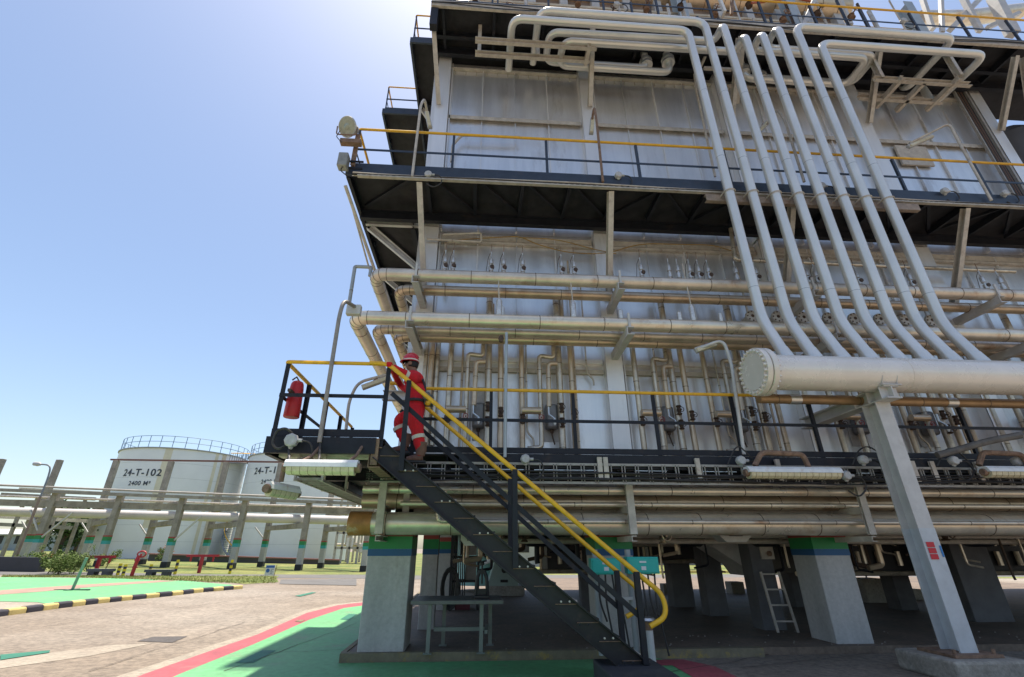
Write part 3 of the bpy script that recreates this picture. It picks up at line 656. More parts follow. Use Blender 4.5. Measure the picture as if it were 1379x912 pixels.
# ---- top walkway
top=T('walkway_platform','highest walkway platform at the top of the photo with cables and pipework above','platform',(7,FY,Z3-.3))
XT=-1.45
deck(top,XT,XE,FY+.01,9.55,Z3+.01); deck(top,-2.1,XT-.002,8.2,19,Z3+.01); deck(top,-3.25,-2.102,10.5,14,Z3+.01)
b=MB(); b.chan((XT,FY,Z3-.10),(XE,FY,Z3-.10),.07,.22,flip=-1); b.build('edge_beam',trimm,top,smooth=False)
b=MB(); b.chan((XT+.04,FY+.04,Z3-.12),(XT+.04,8.6,Z3-.12),.07,.22); b.build('edge_beam',dark,top,smooth=False)
b=MB(); b.bar((-2.08,8.2,Z3-.1),(-2.08,19,Z3-.1),.06,.2); b.bar((-2.1,8.17,Z3-.1),(XT,8.17,Z3-.1),.05,.2); b.build('edge_beam',navy,top,smooth=False)
b=MB(); b.bar((-3.23,10.5,Z3-.1),(-3.23,14,Z3-.1),.06,.2); b.bar((-3.25,10.47,Z3-.1),(-2.1,10.47,Z3-.1),.05,.2); b.build('edge_beam',navy,top,smooth=False)
b=MB(); b.ibm((XT,WYY-.35,Z3-.2),(XE,WYY-.35,Z3-.2),.12,.3); b.build('inner_beam',dark,top,smooth=False)
b=MB(); b.ibm((XT,FY+.75,Z3-.12),(XE,FY+.75,Z3-.12),.1,.2); b.build('inner_beam',dark,top,smooth=False)
truss(top,[X0c+.19+BAY/3*i for i in range(0,15)],FY+.05,WYY-.42,Z3-.01,0,.2)
for y in (10.1,12.3,14.5,16.5):
    b=MB(); b.ibm((-2.05,y,Z3-.13),(X0c-.12,y,Z3-.13),.1,.2); b.build('cross_beam',dark,top,smooth=False)
    b=MB(); b.chan((-2.0,y+.1,Z3-.2),(X0c-.12,y+.1,Z3-1.15),.10,.12); b.build('knee_brace',steelg,top,smooth=False)
b=MB(); b.chan((-3.2,13.4,Z3-.2),(X0c-.12,13.4,Z3-2.0),.10,.12); b.build('knee_brace',steelg,top,smooth=False)
strut(top,(X0c-.05,FY+.1,13.6),(X0c+.12,WYY-.24,11.9))
b=MB(); b.box((X0c-.1,FY+.0,13.15),(X0c+.08,FY+.18,Z3-.24)); b.build('hanger',dark,top,smooth=False)
for k in (1,2,3,4):
    x=X0c+BAY*k+.15; strut(top,(x-.02,FY+.15,13.7),(x+.05,WYY-.24,12.15))
rail(top,[(XT+.05,FY+.02,0),(XE,FY+.02,0)],Z3,step=1.5,h=1.1)
rail(top,[(-2.05,10.4,0),(-2.05,8.23,0),(XT,8.23,0)],Z3,step=1.0,h=1.1,hr=.022,pw=.04)
rail(top,[(-3.2,13.9,0),(-3.2,10.53,0),(-2.15,10.53,0)],Z3,step=1.0,h=1.1,hr=.022,pw=.04)
# light spots: small bolt holes in the deck are left out
# ---- lower walkway with landing
low=T('walkway_platform','lower walkway platform with dark rails, landing and stair opening','platform',(6,FY,Z1-.2))
LYF=6.2; LX0=-2.72; LX1=-1.22
deck(low,LX1-.3,XE,FY+.01,WYY-.22,Z1); deck(low,LX0,LX1,LYF+.01,FY+.005,Z1); deck(low,LX0,LX1-.302,FY+.012,12.,Z1)
b=MB(); b.chan((LX1+.95,FY,Z1-.10),(XE,FY,Z1-.10),.07,.21,flip=-1); b.build('edge_beam',dark,low,smooth=False)
b=MB(); b.chan((LX0,LYF,Z1-.10),(LX1-.1,LYF,Z1-.10),.07,.21,flip=-1); b.build('edge_beam',dark,low,smooth=False)
b=MB(); b.chan((LX0+.03,LYF+.04,Z1-.12),(LX0+.03,12,Z1-.12),.07,.2); b.build('edge_beam',dark,low,smooth=False)
b=MB(); b.box((LX1-.15,LYF-.02,Z1-.34),(LX1-.06,LYF+.03,Z1-.0)); b.chan((LX1-.1,LYF+.0,Z1-.24),(LX1-.1,8.4,Z1-.24),.16,.26); b.build('stair_trimmer',rustm,low,smooth=False)
b=MB(); b.chan((LX0,FY+.9,Z1-.2),(XE,FY+.9,Z1-.2),.1,.2); b.build('inner_beam',dark,low,smooth=False)
b=MB(); b.bar((LX0+.1,LYF+.3,Z1-.16),(LX1,LYF+.3,Z1-.16),.16,.10); b.build('inner_beam',trimm,low,smooth=False)
truss(low,[LX0+.6,-1.6]+[X0c+.9+1.3*i for i in range(0,15)],FY+.06,WYY-.3,Z1-.02,0,.2)
rail(low,[(-2.69,10.0),(-2.69,LYF+.02),(-1.30,LYF+.02)],Z1,h=1.06,mid=.58,step=1.05,m=dark,toe=.10,pw=.06)
rail(low,[(LX1+.06,FY+.02),(XE,FY+.02)],Z1,h=1.04,mid=.54,step=1.32,m=dark,toe=.09,first=False)
# ================================================================== STAIR
st=T('access_stair','steep dark steel stair with yellow handrails climbing to the landing','stair',(1.9,LYF+.4,.2))
SA=V((-1.20,LYF,2.72)); SB=V((2.02,LYF,.27)); dS=(SB-SA).normalized(); nrm=V((-dS.z,0,dS.x)); nrm=nrm if nrm.z>0 else -nrm
SW=.86
strm=mat('stair_stringer_paint',(.020,.019,.022),.5,0,.3,7,(.07,.045,.035),.5,5,spec=.35)
for y,f in ((LYF,1),(LYF+SW,-1)):
    a=SA.copy();c=SB.copy();a.y=c.y=y; b=MB(); b.chan(a-nrm*.115,c-nrm*.115,.08,.25,.014,nrm,flip=f); 
    s_=b.build('stringer',strm,st,smooth=False)
    if f==1:
        b=MB()
        for k in range(13):
            q=a.lerp(c,(k+.6)/13.3)-nrm*.10
            for dx in (-.05,.05): b=MB(); b.lathe(q+V((dx,-.042,0))+nrm*(.03*((k%2)*2-1)),[(.012,0),(.012,.012),(.006,.016)],6,(0,-1,0)); b.build('bolt',trimm if k%2 else dark,s_)
for k in range(13):
    q=SA.lerp(SB,(k+.5)/13)-nrm*.05; b=MB(); b.box((q.x-.12,LYF+.045,q.z-.02),(q.x+.12,LYF+SW-.045,q.z+.012)); b.box((q.x+.10,LYF+.045,q.z-.05),(q.x+.12,LYF+SW-.045,q.z-.021)); b.build('tread',strm if k%3 else trimm,st,smooth=False)
    b=MB(); b.ang((q.x-.15,LYF+.05,q.z-.03),(q.x+.1,LYF+.05,q.z-.03),.04); b.build('tread_cleat',rustm,st,smooth=False)
for y,nm in ((LYF,'near'),(LYF+SW+.0,'far')):
    dz=0
    p0=WY(522,489.5,LYF); p1=WY(866,779,LYF); p0.y=p1.y=y
    if nm=='far': p0=V((p0.x+.02,y,p0.z-.0)); p1=V((p1.x-.02,y,p1.z))
    d=(p1-p0).normalized(); 
    loop=[p0-V((.0,0,0)),p1,p1+V((.22,0,-.17)),p1+V((.24,0,-.40)),p1+V((.02,0,-.50))]
    b=MB(); b.tube([p0-V((.25,0,0))]+loop if nm=='near' else [p0-V((.12,0,0))]+loop,.030,10,.14); b.build('handrail',yel,st)
    m0=WY(540,541,LYF); m1=WY(860,829,LYF); m0.y=m1.y=y
    mm=m0-(m1-m0).normalized()*.18
    b=MB(); b.bar(mm,m1,.02,.06,(0,0,1)); b.build('mid_rail',dark,st,smooth=False)
    for (ax,az),(bx_,bz) in (((549,517),(539,603)),((690,642),(690,735)),((855,777),(863,893))):
        a=WY(ax,az,LYF);c=WY(bx_,bz,LYF); a.y=c.y=y+ (.0); a.x=(a.x+c.x)/2; c.x=a.x; c.z=min(c.z,a.z-.5)
        a.z=p0.z+(p1.z-p0.z)*(a.x-p0.x)/(p1.x-p0.x)-.02
        sz=SA.z+(SB.z-SA.z)*(a.x-SA.x)/(SB.x-SA.x)-.2
        b=MB(); b.ang((a.x,y-.05,max(.27,sz)),(a.x,y-.05,a.z),.065,.01,(1,0,0)); b.build('post',dark,st,smooth=False)
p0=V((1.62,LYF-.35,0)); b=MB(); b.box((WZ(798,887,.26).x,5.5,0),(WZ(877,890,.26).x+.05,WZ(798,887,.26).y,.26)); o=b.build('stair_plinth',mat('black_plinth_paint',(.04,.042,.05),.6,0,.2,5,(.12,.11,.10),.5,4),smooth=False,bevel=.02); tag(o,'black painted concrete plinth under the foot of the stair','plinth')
# ================================================================== PILLARS
def pillar(x0,x1,y0,y1,zt,lb,bands=True,m=conc,base=True):
    t=T('concrete_pillar',lb,'pillar',((x0+x1)/2,(y0+y1)/2,.1),'pillars under the furnace')
    zt=1.92 if bands else zt
    b=MB(); b.box((x0,y0,0),(x1,y1,zt)); b.build('shaft',m,t,smooth=False,bevel=.015)
    if bands:
        for z0,z1,mm,nm in ((1.36,1.46,bblue,'blue_band'),(1.46,1.64,bgreen,'green_band'),(1.64,1.74,bred,'red_band')):
            b=MB(); b.box((x0-.004,y0-.004,z0),(x1+.004,y1+.004,z1-.001)); b.build(nm,mm,t,smooth=False)
    return t
py=8.02; g=lambda a,b:WY(a,b,py).x
pillar(g(480,880),g(545,880)-.02,py,py+.75,2.3,'front left grey pillar with green, blue and red bands beside the work table')
cx2=[2.25,2.95]; pillar(WY(806,800,py+.2).x,WY(858,800,py+.2).x,py+.2,py+.9,2.3,'grey pillar behind the two turquoise boxes')
p5=WZ(1125,874,0); p6=WZ(1181,877,0); pillar(p6.x-.62,p6.x,p6.y,p6.y+.62,2.3,'large grey pillar with bands at right, behind the stray slanted steel column')
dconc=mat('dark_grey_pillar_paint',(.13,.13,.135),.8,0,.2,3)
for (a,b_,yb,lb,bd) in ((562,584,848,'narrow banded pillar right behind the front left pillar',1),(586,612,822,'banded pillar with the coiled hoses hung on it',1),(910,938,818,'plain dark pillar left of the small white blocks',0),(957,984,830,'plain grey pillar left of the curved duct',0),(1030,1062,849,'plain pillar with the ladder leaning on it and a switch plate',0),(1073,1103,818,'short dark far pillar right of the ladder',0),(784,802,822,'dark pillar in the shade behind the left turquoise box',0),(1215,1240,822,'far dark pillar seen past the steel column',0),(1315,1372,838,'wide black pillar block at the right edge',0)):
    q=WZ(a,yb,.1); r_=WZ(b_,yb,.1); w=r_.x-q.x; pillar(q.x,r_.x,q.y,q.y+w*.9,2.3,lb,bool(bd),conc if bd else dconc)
# ================================================================== UNDERSIDE OF THE FURNACE
t=T('furnace_floor','dark underside of the furnace floor with beams and burner pipework','furnace floor',(6,13,2.0))
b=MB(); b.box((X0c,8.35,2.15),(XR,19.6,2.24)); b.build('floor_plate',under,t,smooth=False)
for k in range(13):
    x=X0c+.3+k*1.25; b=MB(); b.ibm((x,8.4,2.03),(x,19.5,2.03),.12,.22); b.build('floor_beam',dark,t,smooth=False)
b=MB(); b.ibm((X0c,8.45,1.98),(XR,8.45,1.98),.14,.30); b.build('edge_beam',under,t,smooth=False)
def plenum(x0,x1,y0,y1,z0,lb):
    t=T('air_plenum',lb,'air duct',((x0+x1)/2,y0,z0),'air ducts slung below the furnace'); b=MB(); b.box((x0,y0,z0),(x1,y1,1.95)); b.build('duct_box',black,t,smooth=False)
    b=MB(); b.tube([(x0-.3,y0-.1,z0+.02),(x1+.3,y0-.1,z0+.02)],.05,8); b.build('edge_pipe',pipeb,t)
    n=int((x1-x0)/.5)
    for k in range(n):
        x=x0+.3+k*.5
        for j in range(2):
            b=MB(); b.tube([(x,y0-.06,z0+.18+j*.42),(x,y0-.06,z0+.48+j*.42)],.055,8); b.build('burner_nozzle',cladlight if (k+j)%3 else pipeb,t)
plenum(7.6,15.5,11.4,14,.93,'black air duct with rows of nozzles behind the right pillar and steel column')
plenum(1.8,4.2,12.5,14,.95,'black air duct with nozzles behind the middle of the stair')
plenum(4.6,6.9,13.2,15,1.15,'dark air duct between the plain shaded pillars')
# ================================================================== HEADER AND STEEL COLUMN
HY,HZ,HR=6.5,3.965,.275
hx0=WY(1030,500,HY).x; fxx=WY(1004,497,HY).x
t=T('header_pipe','big pale grey header pipe with a bolted blind flange end','pipe',(hx0+3,HY,HZ-.3))
b=MB(); b.tube([(fxx+.32,HY,HZ),(fxx+.42,HY,HZ),(fxx+.62,HY,HZ),(14,HY,HZ)],[HR*.98,HR,HR,HR],40); b.seams((hx0,HY,HZ),(14,HY,HZ),HR-.002,2.6,0,40,2.2); b.build('barrel',headm,t)
b=MB(); b.lathe((fxx+.12,HY,HZ),[(.22,0),(.37,0),(.375,.01),(.375,.075),(.365,.085),(.3,.085),(.3,.10),(.365,.10),(.375,.11),(.375,.18),(.36,.19),(.29,.20),(.275,.32)],48,(1,0,0)); fl=b.build('flange',headm,t)
b=MB(); b.lathe((fxx+.108,HY,HZ),[(.001,0),(.285,0),(.29,.012)],48,(1,0,0)); b.build('blind_plate',headm,t)
for k in range(24):
    a=k*math.pi/12; c=V((fxx+.12,HY+math.cos(a)*.33,HZ+math.sin(a)*.33)); b=MB(); b.lathe(c+V((-.045,0,0)),[(.018,0),(.026,.005),(.026,.045)],6,(1,0,0)); b.build('bolt',headm,fl); b=MB(); b.lathe(c+V((.18,0,0)),[(.026,0),(.026,.03),(.015,.05)],6,(1,0,0)); b.build('bolt',headm,fl)
# steel column
cx0=6.0; cy0=6.52
t=T('steel_column','tall slanting looking grey steel column carrying the header pipe','column',(6.2,6.7,0))
b=MB(); b.ibm((6.238,6.66,.27),(6.238,6.66,3.52),.235,.28,.02,(0,1,0)); b.build('shaft',steelg,t,smooth=False)
low2=mat('lower_column_paint',(.50,.53,.55),.55,0,.1,5,(.3,.3,.3),.3,4)
b=MB(); b.ibm((6.238,6.66,.271),(6.238,6.66,1.72),.241,.286,.026,(0,1,0)); c=b.build('repainted_base',low2,t,smooth=False)
b=MB()
for k in range(3): b.box((6.15,6.508,1.33+k*.075),(6.26,6.512,1.395+k*.075))
b.build('red_mark',mat('red_stencil',(.55,.03,.04),.6),c,smooth=False)
b=MB(); b.box((6.325,6.508,1.36),(6.348,6.512,1.50)); b.build('blue_mark',mat('blue_stencil',(.03,.2,.5),.6),c,smooth=False)
b=MB(); b.box((5.92,6.40,.235),(6.56,6.95,.27)); b.lathe((5.98,6.46,.27),[(.02,0),(.02,.05)],8); b.lathe((6.50,6.46,.27),[(.02,0),(.02,.05)],8); b.build('base_plate',rustm,t,smooth=False)
b=MB(); b.ibm((6.24,6.28,3.62),(6.24,8.3,3.62),.24,.20,.02); 
for yy in (6.36,6.62,6.9): b.box((6.10,yy,3.53),(6.38,yy+.012,3.71))
b.build('cap_beam',steelg,t,smooth=False)
b=MB(); b.box((6.10,6.26,3.72),(6.40,6.74,3.735)); b.poly([(6.12,6.30,3.735),(6.12,6.7,3.735),(6.12,6.76,3.86),(6.12,6.24,3.86)],(.012,0,0)); b.poly([(6.36,6.30,3.735),(6.36,6.7,3.735),(6.36,6.76,3.86),(6.36,6.24,3.86)],(.012,0,0)); b.build('saddle',steelg,t,smooth=False)
b=MB(); b.box((5.75,6.25,0),(6.75,7.15,.232)); tag(b.build('column_pedestal',rawc,smooth=False,bevel=.03),'rough concrete pedestal under the grey steel column','pedestal')
# pipe just under the header
b=MB(); xa=WY(1022,527,6.85).x; z=3.66; b.tube([(xa,6.9,z),(14,6.9,z)],.075,16); b.seams((xa,6.9,z),(14,6.9,z),.075,1.2,1,16)
o=b.build('brown_pipe',[mat('brown_cladding',(.36,.23,.12),.4,.4,.2,3,(.2,.1,.05),.5,3),seam]); tag(o,'brown insulated pipe running just below the big header pipe','pipe')
for px in (1068,1275): 
    x=WY(px,533,6.9).x; b=MB(); b.tube([(x-.09,6.9,z),(x+.09,6.9,z)],.082,16); bb=b.build('shiny_band',metal,o)
# ---- eight risers
RX=[4.92+.48*i for i in range(8)]; RY=6.93
rt=[WY(933,52,RY),WY(960,48,RY)]
zA=WY(800,31,RY).z; 
lab=['first','second','third','fourth','fifth','sixth','seventh','eighth']
zt={0:WY(850,36,RY).z,1:WY(850,23,RY).z,2:WY(860,52,RY+.4).z,3:WY(860,68,RY+.4).z,4:WY(1150,72,RY+.4).z,5:WY(1150,80,RY+.8).z,6:WY(1200,45,RY).z,7:WY(1200,65,RY).z}
r=.092
def riser(i,pts,bend,note):
    t=T('riser_pipe','%s riser pipe from the left, %s'%(lab[i],note),'pipe',(RX[i],6.7,4.2),'riser pipes on the header')
    base=[V((RX[i]+.05,6.62,4.16)),V((RX[i]+.01,6.72,4.55)),V((RX[i],RY,5.2))]
    b=MB(); b.tube([V((RX[i]+.03,HY+.05,4.13)),V((RX[i]+.0,HY+.14,4.42)),V((RX[i],RY,5.12))]+pts,r,16,bend,nb=7); p=b.build('pipe',greypipe,t)
    b=MB(); a=V((RX[i]+.03,HY+.05,4.13)); c=V((RX[i]+.0,HY+.14,4.42)); b.tube([a.lerp(c,.2),c],[r*1.25,r*1.08],16); b.build('nozzle',greypipe,t)
    b=MB()
    for z in (5.75,8.9,10.9): b.tube([(RX[i],RY,z-.004),(RX[i],RY,z+.004)],r*1.012,16)
    b.build('weld_seam',mat('weld_grey',(.30,.32,.32),.5),p)
    return t
X=RX
xl1=WY(690,45,RY).x; xl2=WY(727,33,RY).x
riser(0,[V((X[0],RY,zt[0])),V((xl1,RY,zt[0])),V((xl1,8.25,zt[0]))],.28,'its top sweeping left in the lower long loop')
riser(1,[V((X[1],RY,zt[1])),V((xl2,RY,zt[1])),V((xl2,8.3,zt[1]))],.30,'its top sweeping left in the upper long loop')
def fl_end(x,y,z): return None
def pxz(px,py,z): return WZ(px,py,z)
q3=pxz(738,60,zt[2]); q4=pxz(757,75,zt[3]); e3=pxz(870,103,zt[2]); e4=pxz(897,118,zt[3])
Ya,Yb=q3.y,8.22
riser(2,[V((X[2],RY,zt[1]-.05)),V((X[2],RY+.42,zt[1]-.05)),V((q3.x,RY+.42,zt[2]+.05)),V((q3.x,8.1,zt[2])),V((WZ(868,100,zt[2]).x,8.1,zt[2])),V((WZ(868,100,zt[2]).x,8.1,Z3+.0))],.26,'arching back and turning left into a U loop')
riser(3,[V((X[3],RY,zt[1]-.42)),V((X[3],RY+.42,zt[1]-.42)),V((q4.x,RY+.42,zt[1]-.45)),V((q4.x,8.0,zt[1]-.45)),V((WZ(897,112,zt[1]-.45).x,8.0,zt[1]-.45)),V((WZ(897,112,zt[1]-.45).x,8.0,Z3))],.26,'arching back beside a strut into the lower U loop')
z5=WY(1235,83,RY+.45).z; z6=z5+.3
riser(4,[V((X[4],RY,z5)),V((X[4],RY+.45,z5)),V((10.0,RY+.45,z5)),V((10.0,8.15,z5)),V((X[4]+.25,8.15,z5)),V((X[4]+.25,8.15,Z3))],.26,'straight topped and turning right behind the others')
riser(5,[V((X[5],RY,z6)),V((X[5],RY+.55,z6)),V((10.4,RY+.55,z6)),V((10.4,8.3,z6)),V((X[5]+.35,8.3,z6)),V((X[5]+.35,8.3,Z3))],.26,'straight topped, standing highest beside the fifth')
xr7=WY(1290,58,RY).x; xr8=WY(1330,78,RY).x
riser(6,[V((X[6],RY,zt[6])),V((xr7,RY,zt[6])),V((xr7,8.45,zt[6])),V((xr7,8.5,zt[6]+.5))],.28,'its top turning right in the upper long arm')
riser(7,[V((X[7],RY,zt[7])),V((xr8,RY,zt[7])),V((xr8,8.4,zt[7])),V((xr8,8.45,zt[7]+.8))],.28,'its top turning right in the lower long arm')
# silver flanges where loops enter the ceiling
for lb,x,y in (('left silver flange collar where the upper U loop enters the dark ceiling',WZ(868,100,zt[2]).x,8.1),('right silver flange collar where the lower U loop enters the dark ceiling',WZ(897,112,zt[1]-.45).x,8.0),('silver flange collar above the bend of the fifth riser loop',X[4]+.25,8.15),('silver flange collar above the bend of the sixth riser loop',X[5]+.35,8.3)):
    b=MB(); b.lathe((x,y,Z3-.62),[(.10,0),(.17,.0),(.17,.05),(.12,.06),(.12,.12),(.17,.13),(.17,.18),(.11,.19),(.11,.3)],18); tag(b.build('flange_collar',metal),lb,'flange','silver flanges in the ceiling')
# support frames under the loops
def frame(name,lb,segs,w=.09,h=.14,m=trimm):
    t=T(name,lb,'pipe support',tuple(V(segs[0][0])))
    for a,b_ in segs: b=MB(); b.chan(a,b_,w,h); b.build('member',m,t,smooth=False)
    return t
zf=zt[0]-.20; 
f1a=WZ(640,69,zf); f1b=WZ(795,78,zf); f2a=WZ(640,84,zf-.0); f2b=WZ(797,90,zf)
frame('pipe_support_frame','pale channel frame under the left pipe loops',[((f1a.x,7.72,zf),(f1b.x,7.72,zf)),((f2a.x,7.38,zf),(f2b.x,7.38,zf)),((f1a.x+.1,7.7,zf),(f1a.x+.1,7.7,Z3-.1)),((f1a.x+1.6,7.7,zf),(f1a.x+1.6,7.7,Z3-.1)),((f1b.x-.1,7.3,zf-.02),(f1b.x-.1,7.8,zf-.02))],)
zg=zt[7]-.22
frame('pipe_support_frame','pale channel frame under the right pipe arms',[((10.2,7.6,zg),(12.9,7.6,zg)),((10.2,8.15,zg),(12.6,8.15,zg)),((10.9,7.5,zg-.02),(10.9,8.4,zg-.02)),((12.4,7.4,zg-.02),(12.4,8.4,zg-.02)),((12.4,7.4,zg),(12.4,7.4,Z3-.1)),((10.4,7.6,zg),(10.4,7.6,Z3-.1)),((11.6,7.6,zg),(11.6,8.5,zg+.0))])
# bracket channel with U bolts holding the risers at the middle walkway
x0=WY(950,262,7.08).x; zb=WY(1000,268,7.08).z
t=T('riser_bracket','rusty channel bracket clamping the risers at the middle walkway','bracket',(7,7.08,zb))
b=MB(); b.chan((x0,7.12,zb),(9.1,7.12,zb),.09,.16,flip=-1); b.build('channel',mat('rust_grey',(.28,.22,.17),.6,0,.3,8,RUST,.6,5),t,smooth=False)
for xx in RX:
    b=MB(); b.tube([(xx+math.cos(a*math.pi/8)*(.11),RY-math.sin(a*math.pi/8)*.11,zb+.02) for a in range(9)],.010,6); b.bar((xx+.11,RY,zb+.02),(xx+.11,7.12,zb+.02),.02); b.bar((xx-.11,RY,zb+.02),(xx-.11,7.12,zb+.02),.02); b.build('u_bolt',trimm,t)
# ================================================================== LONG WALL PIPES
def lpipe(lb,pts,r,m=cladlight,step=1.1,bend=.25,group='long insulated pipes along the wall',name='insulated_pipe'):
    t=T(name,lb,'pipe',tuple(V(pts[0])),group); b=MB(); b.tube(pts,r,16,bend)
    for i in range(len(pts)-1):
        a=V(pts[i]);c=V(pts[i+1]); d=(c-a); 
        if d.length>.8: b.seams(a+d.normalized()*.25,c-d.normalized()*.25,r,step,1,16)
    if len(pts)>2:
        for pt in range(1,len(pts)-1):
            a,c,e=V(pts[pt-1]),V(pts[pt]),V(pts[pt+1]); q=min(bend,(a-c).length*.48,(e-c).length*.48); A=c+(a-c).normalized()*q;B=c+(e-c).normalized()*q
            for k in (0,.25,.5,.75,1):
                u=A*(1-k)**2+c*2*k*(1-k)+B*k*k; k2=k+.02; v=A*(1-k2)**2+c*2*k2*(1-k2)+B*k2*k2; b.tube([u,v],r*1.02,16,mi=1)
    b.build('cladding',[m,seam],t)
    return t
rb=mat('stained_cladding',(.68,.59,.48),.34,.5,.18,2.5,(.36,.17,.07),.75,1.6)
lpipe('upper pair of wall pipes, front one wrapping the left corner',[(XE,7.62,6.24),(-2.03,7.62,6.20),(-2.03,19,6.15)],.125,rb)
lpipe('upper pair of wall pipes, rear thinner one wrapping the corner',[(XE,8.12,6.20),(-1.66,8.12,6.17),(-1.66,19,6.1)],.105,clad)
lpipe('lower triple of wall pipes, front outermost one',[(XE,7.42,5.21),(-2.22,7.42,5.17),(-2.22,19,5.1)],.125,cladlight)
lpipe('lower triple of wall pipes, middle one',[(XE,7.82,5.17),(-1.92,7.82,5.15),(-1.92,19,5.1)],.10,rb)
lpipe('lower triple of wall pipes, rear one nearest the wall',[(XE,8.14,5.17),(-1.58,8.14,5.15),(-1.58,19,5.1)],.10,clad)
for k in range(5):
    x=X0c+BAY*k+.12
    for z,y0,nm,lv in ((6.03,7.45,'upper','upper pair'),(4.99,7.25,'lower','lower triple')):
        t=T('pipe_bracket','grey channel arm number %s pilaster from the left holding the %s of wall pipes'%(['first','second','third','fourth','fifth'][k],lv),'bracket',(x,y0,z),'channel arms holding wall pipes'); 
        t['label']='channel arm on the %s pilaster from the left, under the %s'%(['first','second','third','fourth','fifth'][k],lv)
        b=MB(); b.chan((x,y0,z),(x+.05,WYY-.21,z),.13,.15,.012); b.build('arm',steelg,t,smooth=False)
        b=MB(); b.box((x-.02,y0+.02,z+.075),(x+.02,y0+.05,z+.36)); b.build('end_stop',steelg,t,smooth=False)
# lower pipes below the walkway
lpipe('slim bright pipe just below the cable tray',[(WY(490,655,7.6).x,7.6,2.30),(XE,7.6,2.32)],.065,cladlight,group='pipes below the lower walkway')
lpipe('dull middle pipe behind the slim bright one below the walkway',[(WY(490,668,8.0).x,8.0,2.16),(XE,8.0,2.18)],.12,clad,group='pipes below the lower walkway')
lpipe('thin pipe in front of the dull middle pipe',[(WY(540,674,7.72).x,7.72,2.10),(XE,7.72,2.12)],.035,cladlight,group='pipes below the lower walkway')
big=lpipe('thickest pipe below the walkway, rusty capped at its left end',[(WY(472,707,7.78).x,7.78,1.815),(XE,7.78,1.83)],.165,cladlight,1.0,group='pipes below the lower walkway')
xa=WY(472,707,7.78).x; b=MB(); b.tube([(xa-.012,7.78,1.815),(xa+.33,7.78,1.815)],.175,24); b.tube([(xa-.02,7.78,1.815),(xa-.0,7.78,1.815)],.15,24); b.build('rusty_cap',mat('rusty_cap_paint',(.42,.20,.06),.5,.2,.3,4,(.50,.43,.30),.95,5),big)
lpipe('thin steam pipe in front of the thickest pipe',[(WY(600,655,7.5).x,7.56,2.28),(WY(590,675,7.5).x,7.56,1.99),(WY(590,695,7.5).x,7.56,1.84),(XE,7.56,1.84)],.032,rb,group='pipes below the lower walkway',bend=.08)
b=MB(); b.box((-1.0,8.12,1.88),(XE,8.3,2.06)); tag(b.build('box_duct',trimm,smooth=False),'long grey box duct behind the pipes below the walkway','duct')
for px,lb in ((513,'left'),(850,'middle'),(1165,'right'),):
    x=WY(px,690,7.45).x; t=T('pipe_hanger','%s steel hanger holding the pipes below the lower walkway'%lb,'hanger',(x,7.45,1.7),'steel pipe hangers')
    b=MB(); b.chan((x,7.44,1.66),(x,7.44,2.44),.11,.06,.01,(0,1,0)); b.build('upright',trimm,t,smooth=False)
    b=MB(); b.chan((x,7.42,2.02),(x,8.5,2.02),.08,.10); b.chan((x,7.42,1.60),(x,8.3,1.60),.08,.08); b.build('arm',trimm,t,smooth=False)
    if px<600:
        b=MB(); b.chan((x+.3,7.9,1.9),(x+.3,7.9,2.45),.10,.06,.01,(0,1,0)); b.build('upright',trimm,t,smooth=False)
ordn2=['first','second','third','fourth','fifth','sixth','seventh','eighth','topmost']
# ---- cable tray (ladder)
def tray(lb,a,c,w,rung,zr,upv,cables=7):
    a=V(a);c=V(c);t=T('cable_tray',lb,'cable tray',tuple(a),'cable trays of the furnace'); u=V(upv)
    for s in (0,1): b=MB(); b.bar(a+u*w*s,c+u*w*s,.03,.035); b.build('side_rail',trayg,t,smooth=False)
    L=(c-a).length; n=int(L/rung); d=(c-a).normalized()
    b=None
    for k in range(n+1):
        b=MB()
        for dd in (-.022,.022): b.bar(a+d*(k*rung+dd),a+d*(k*rung+dd)+u*w,.012,.03)
        if k<95: b.build('rung',trayg,t,smooth=False)
    return t
tray('long horizontal cable tray hung below the lower walkway edge',(WY(500,640,7.15).x,7.13,2.36),(XE-3,7.13,2.36),.27,.21,0,(0,0,1))
for k in range(9):
    b=MB(); pts=[]; x=-1.6; z=2.40+.012*k+random.uniform(-.004,.004)
    while x<16: pts.append((x,7.09+.018*(k%3),z+random.uniform(-.012,.012)+.03*math.sin(x*.9+k))); x+=.45
    b.tube(pts,.011,6,cap=False); tag(b.build('black_cable',cable),'black cable in the sagging bundle along the lower cable tray, '+ordn2[k]+' from the bottom','cable','cables along the lower tray')
tl=tray('sloping looking cable tray running back under the landing at left',(WZ(398,645,2.28).x,WZ(398,645,2.28).y,2.28),(WZ(398,645,2.28).x+.02,10.6,2.28),.30,.22,0,(1,0,0))
for k in range(5):
    b=MB(); xx=WZ(398,645,2.28).x+.05+.05*k; b.tube([(xx+random.uniform(-.01,.01),5.9+j*.5,2.31+random.uniform(0,.02)) for j in range(10)],.014,6); tag(b.build('black_cable',cable),'black cable lying in the tray under the landing, '+ordn2[k]+' from the left','cable','cables in the landing tray')
xx=WZ(398,645,2.28).x
for yy in (6.4,7.6,9.0): 
    for x_ in (xx-.02,xx+.32):
        b=MB(); b.bar((x_,yy,2.26),(x_,yy,Z1-.2),.03); tag(b.build('tray_hanger',trimm),'thin hanger rod, %s %s side of the tray under the landing'%({6.4:'nearest on the',7.6:'middle on the',9.0:'farthest on the'}[yy],'left' if x_<xx else 'right'),'hanger','hanger rods of the landing tray')
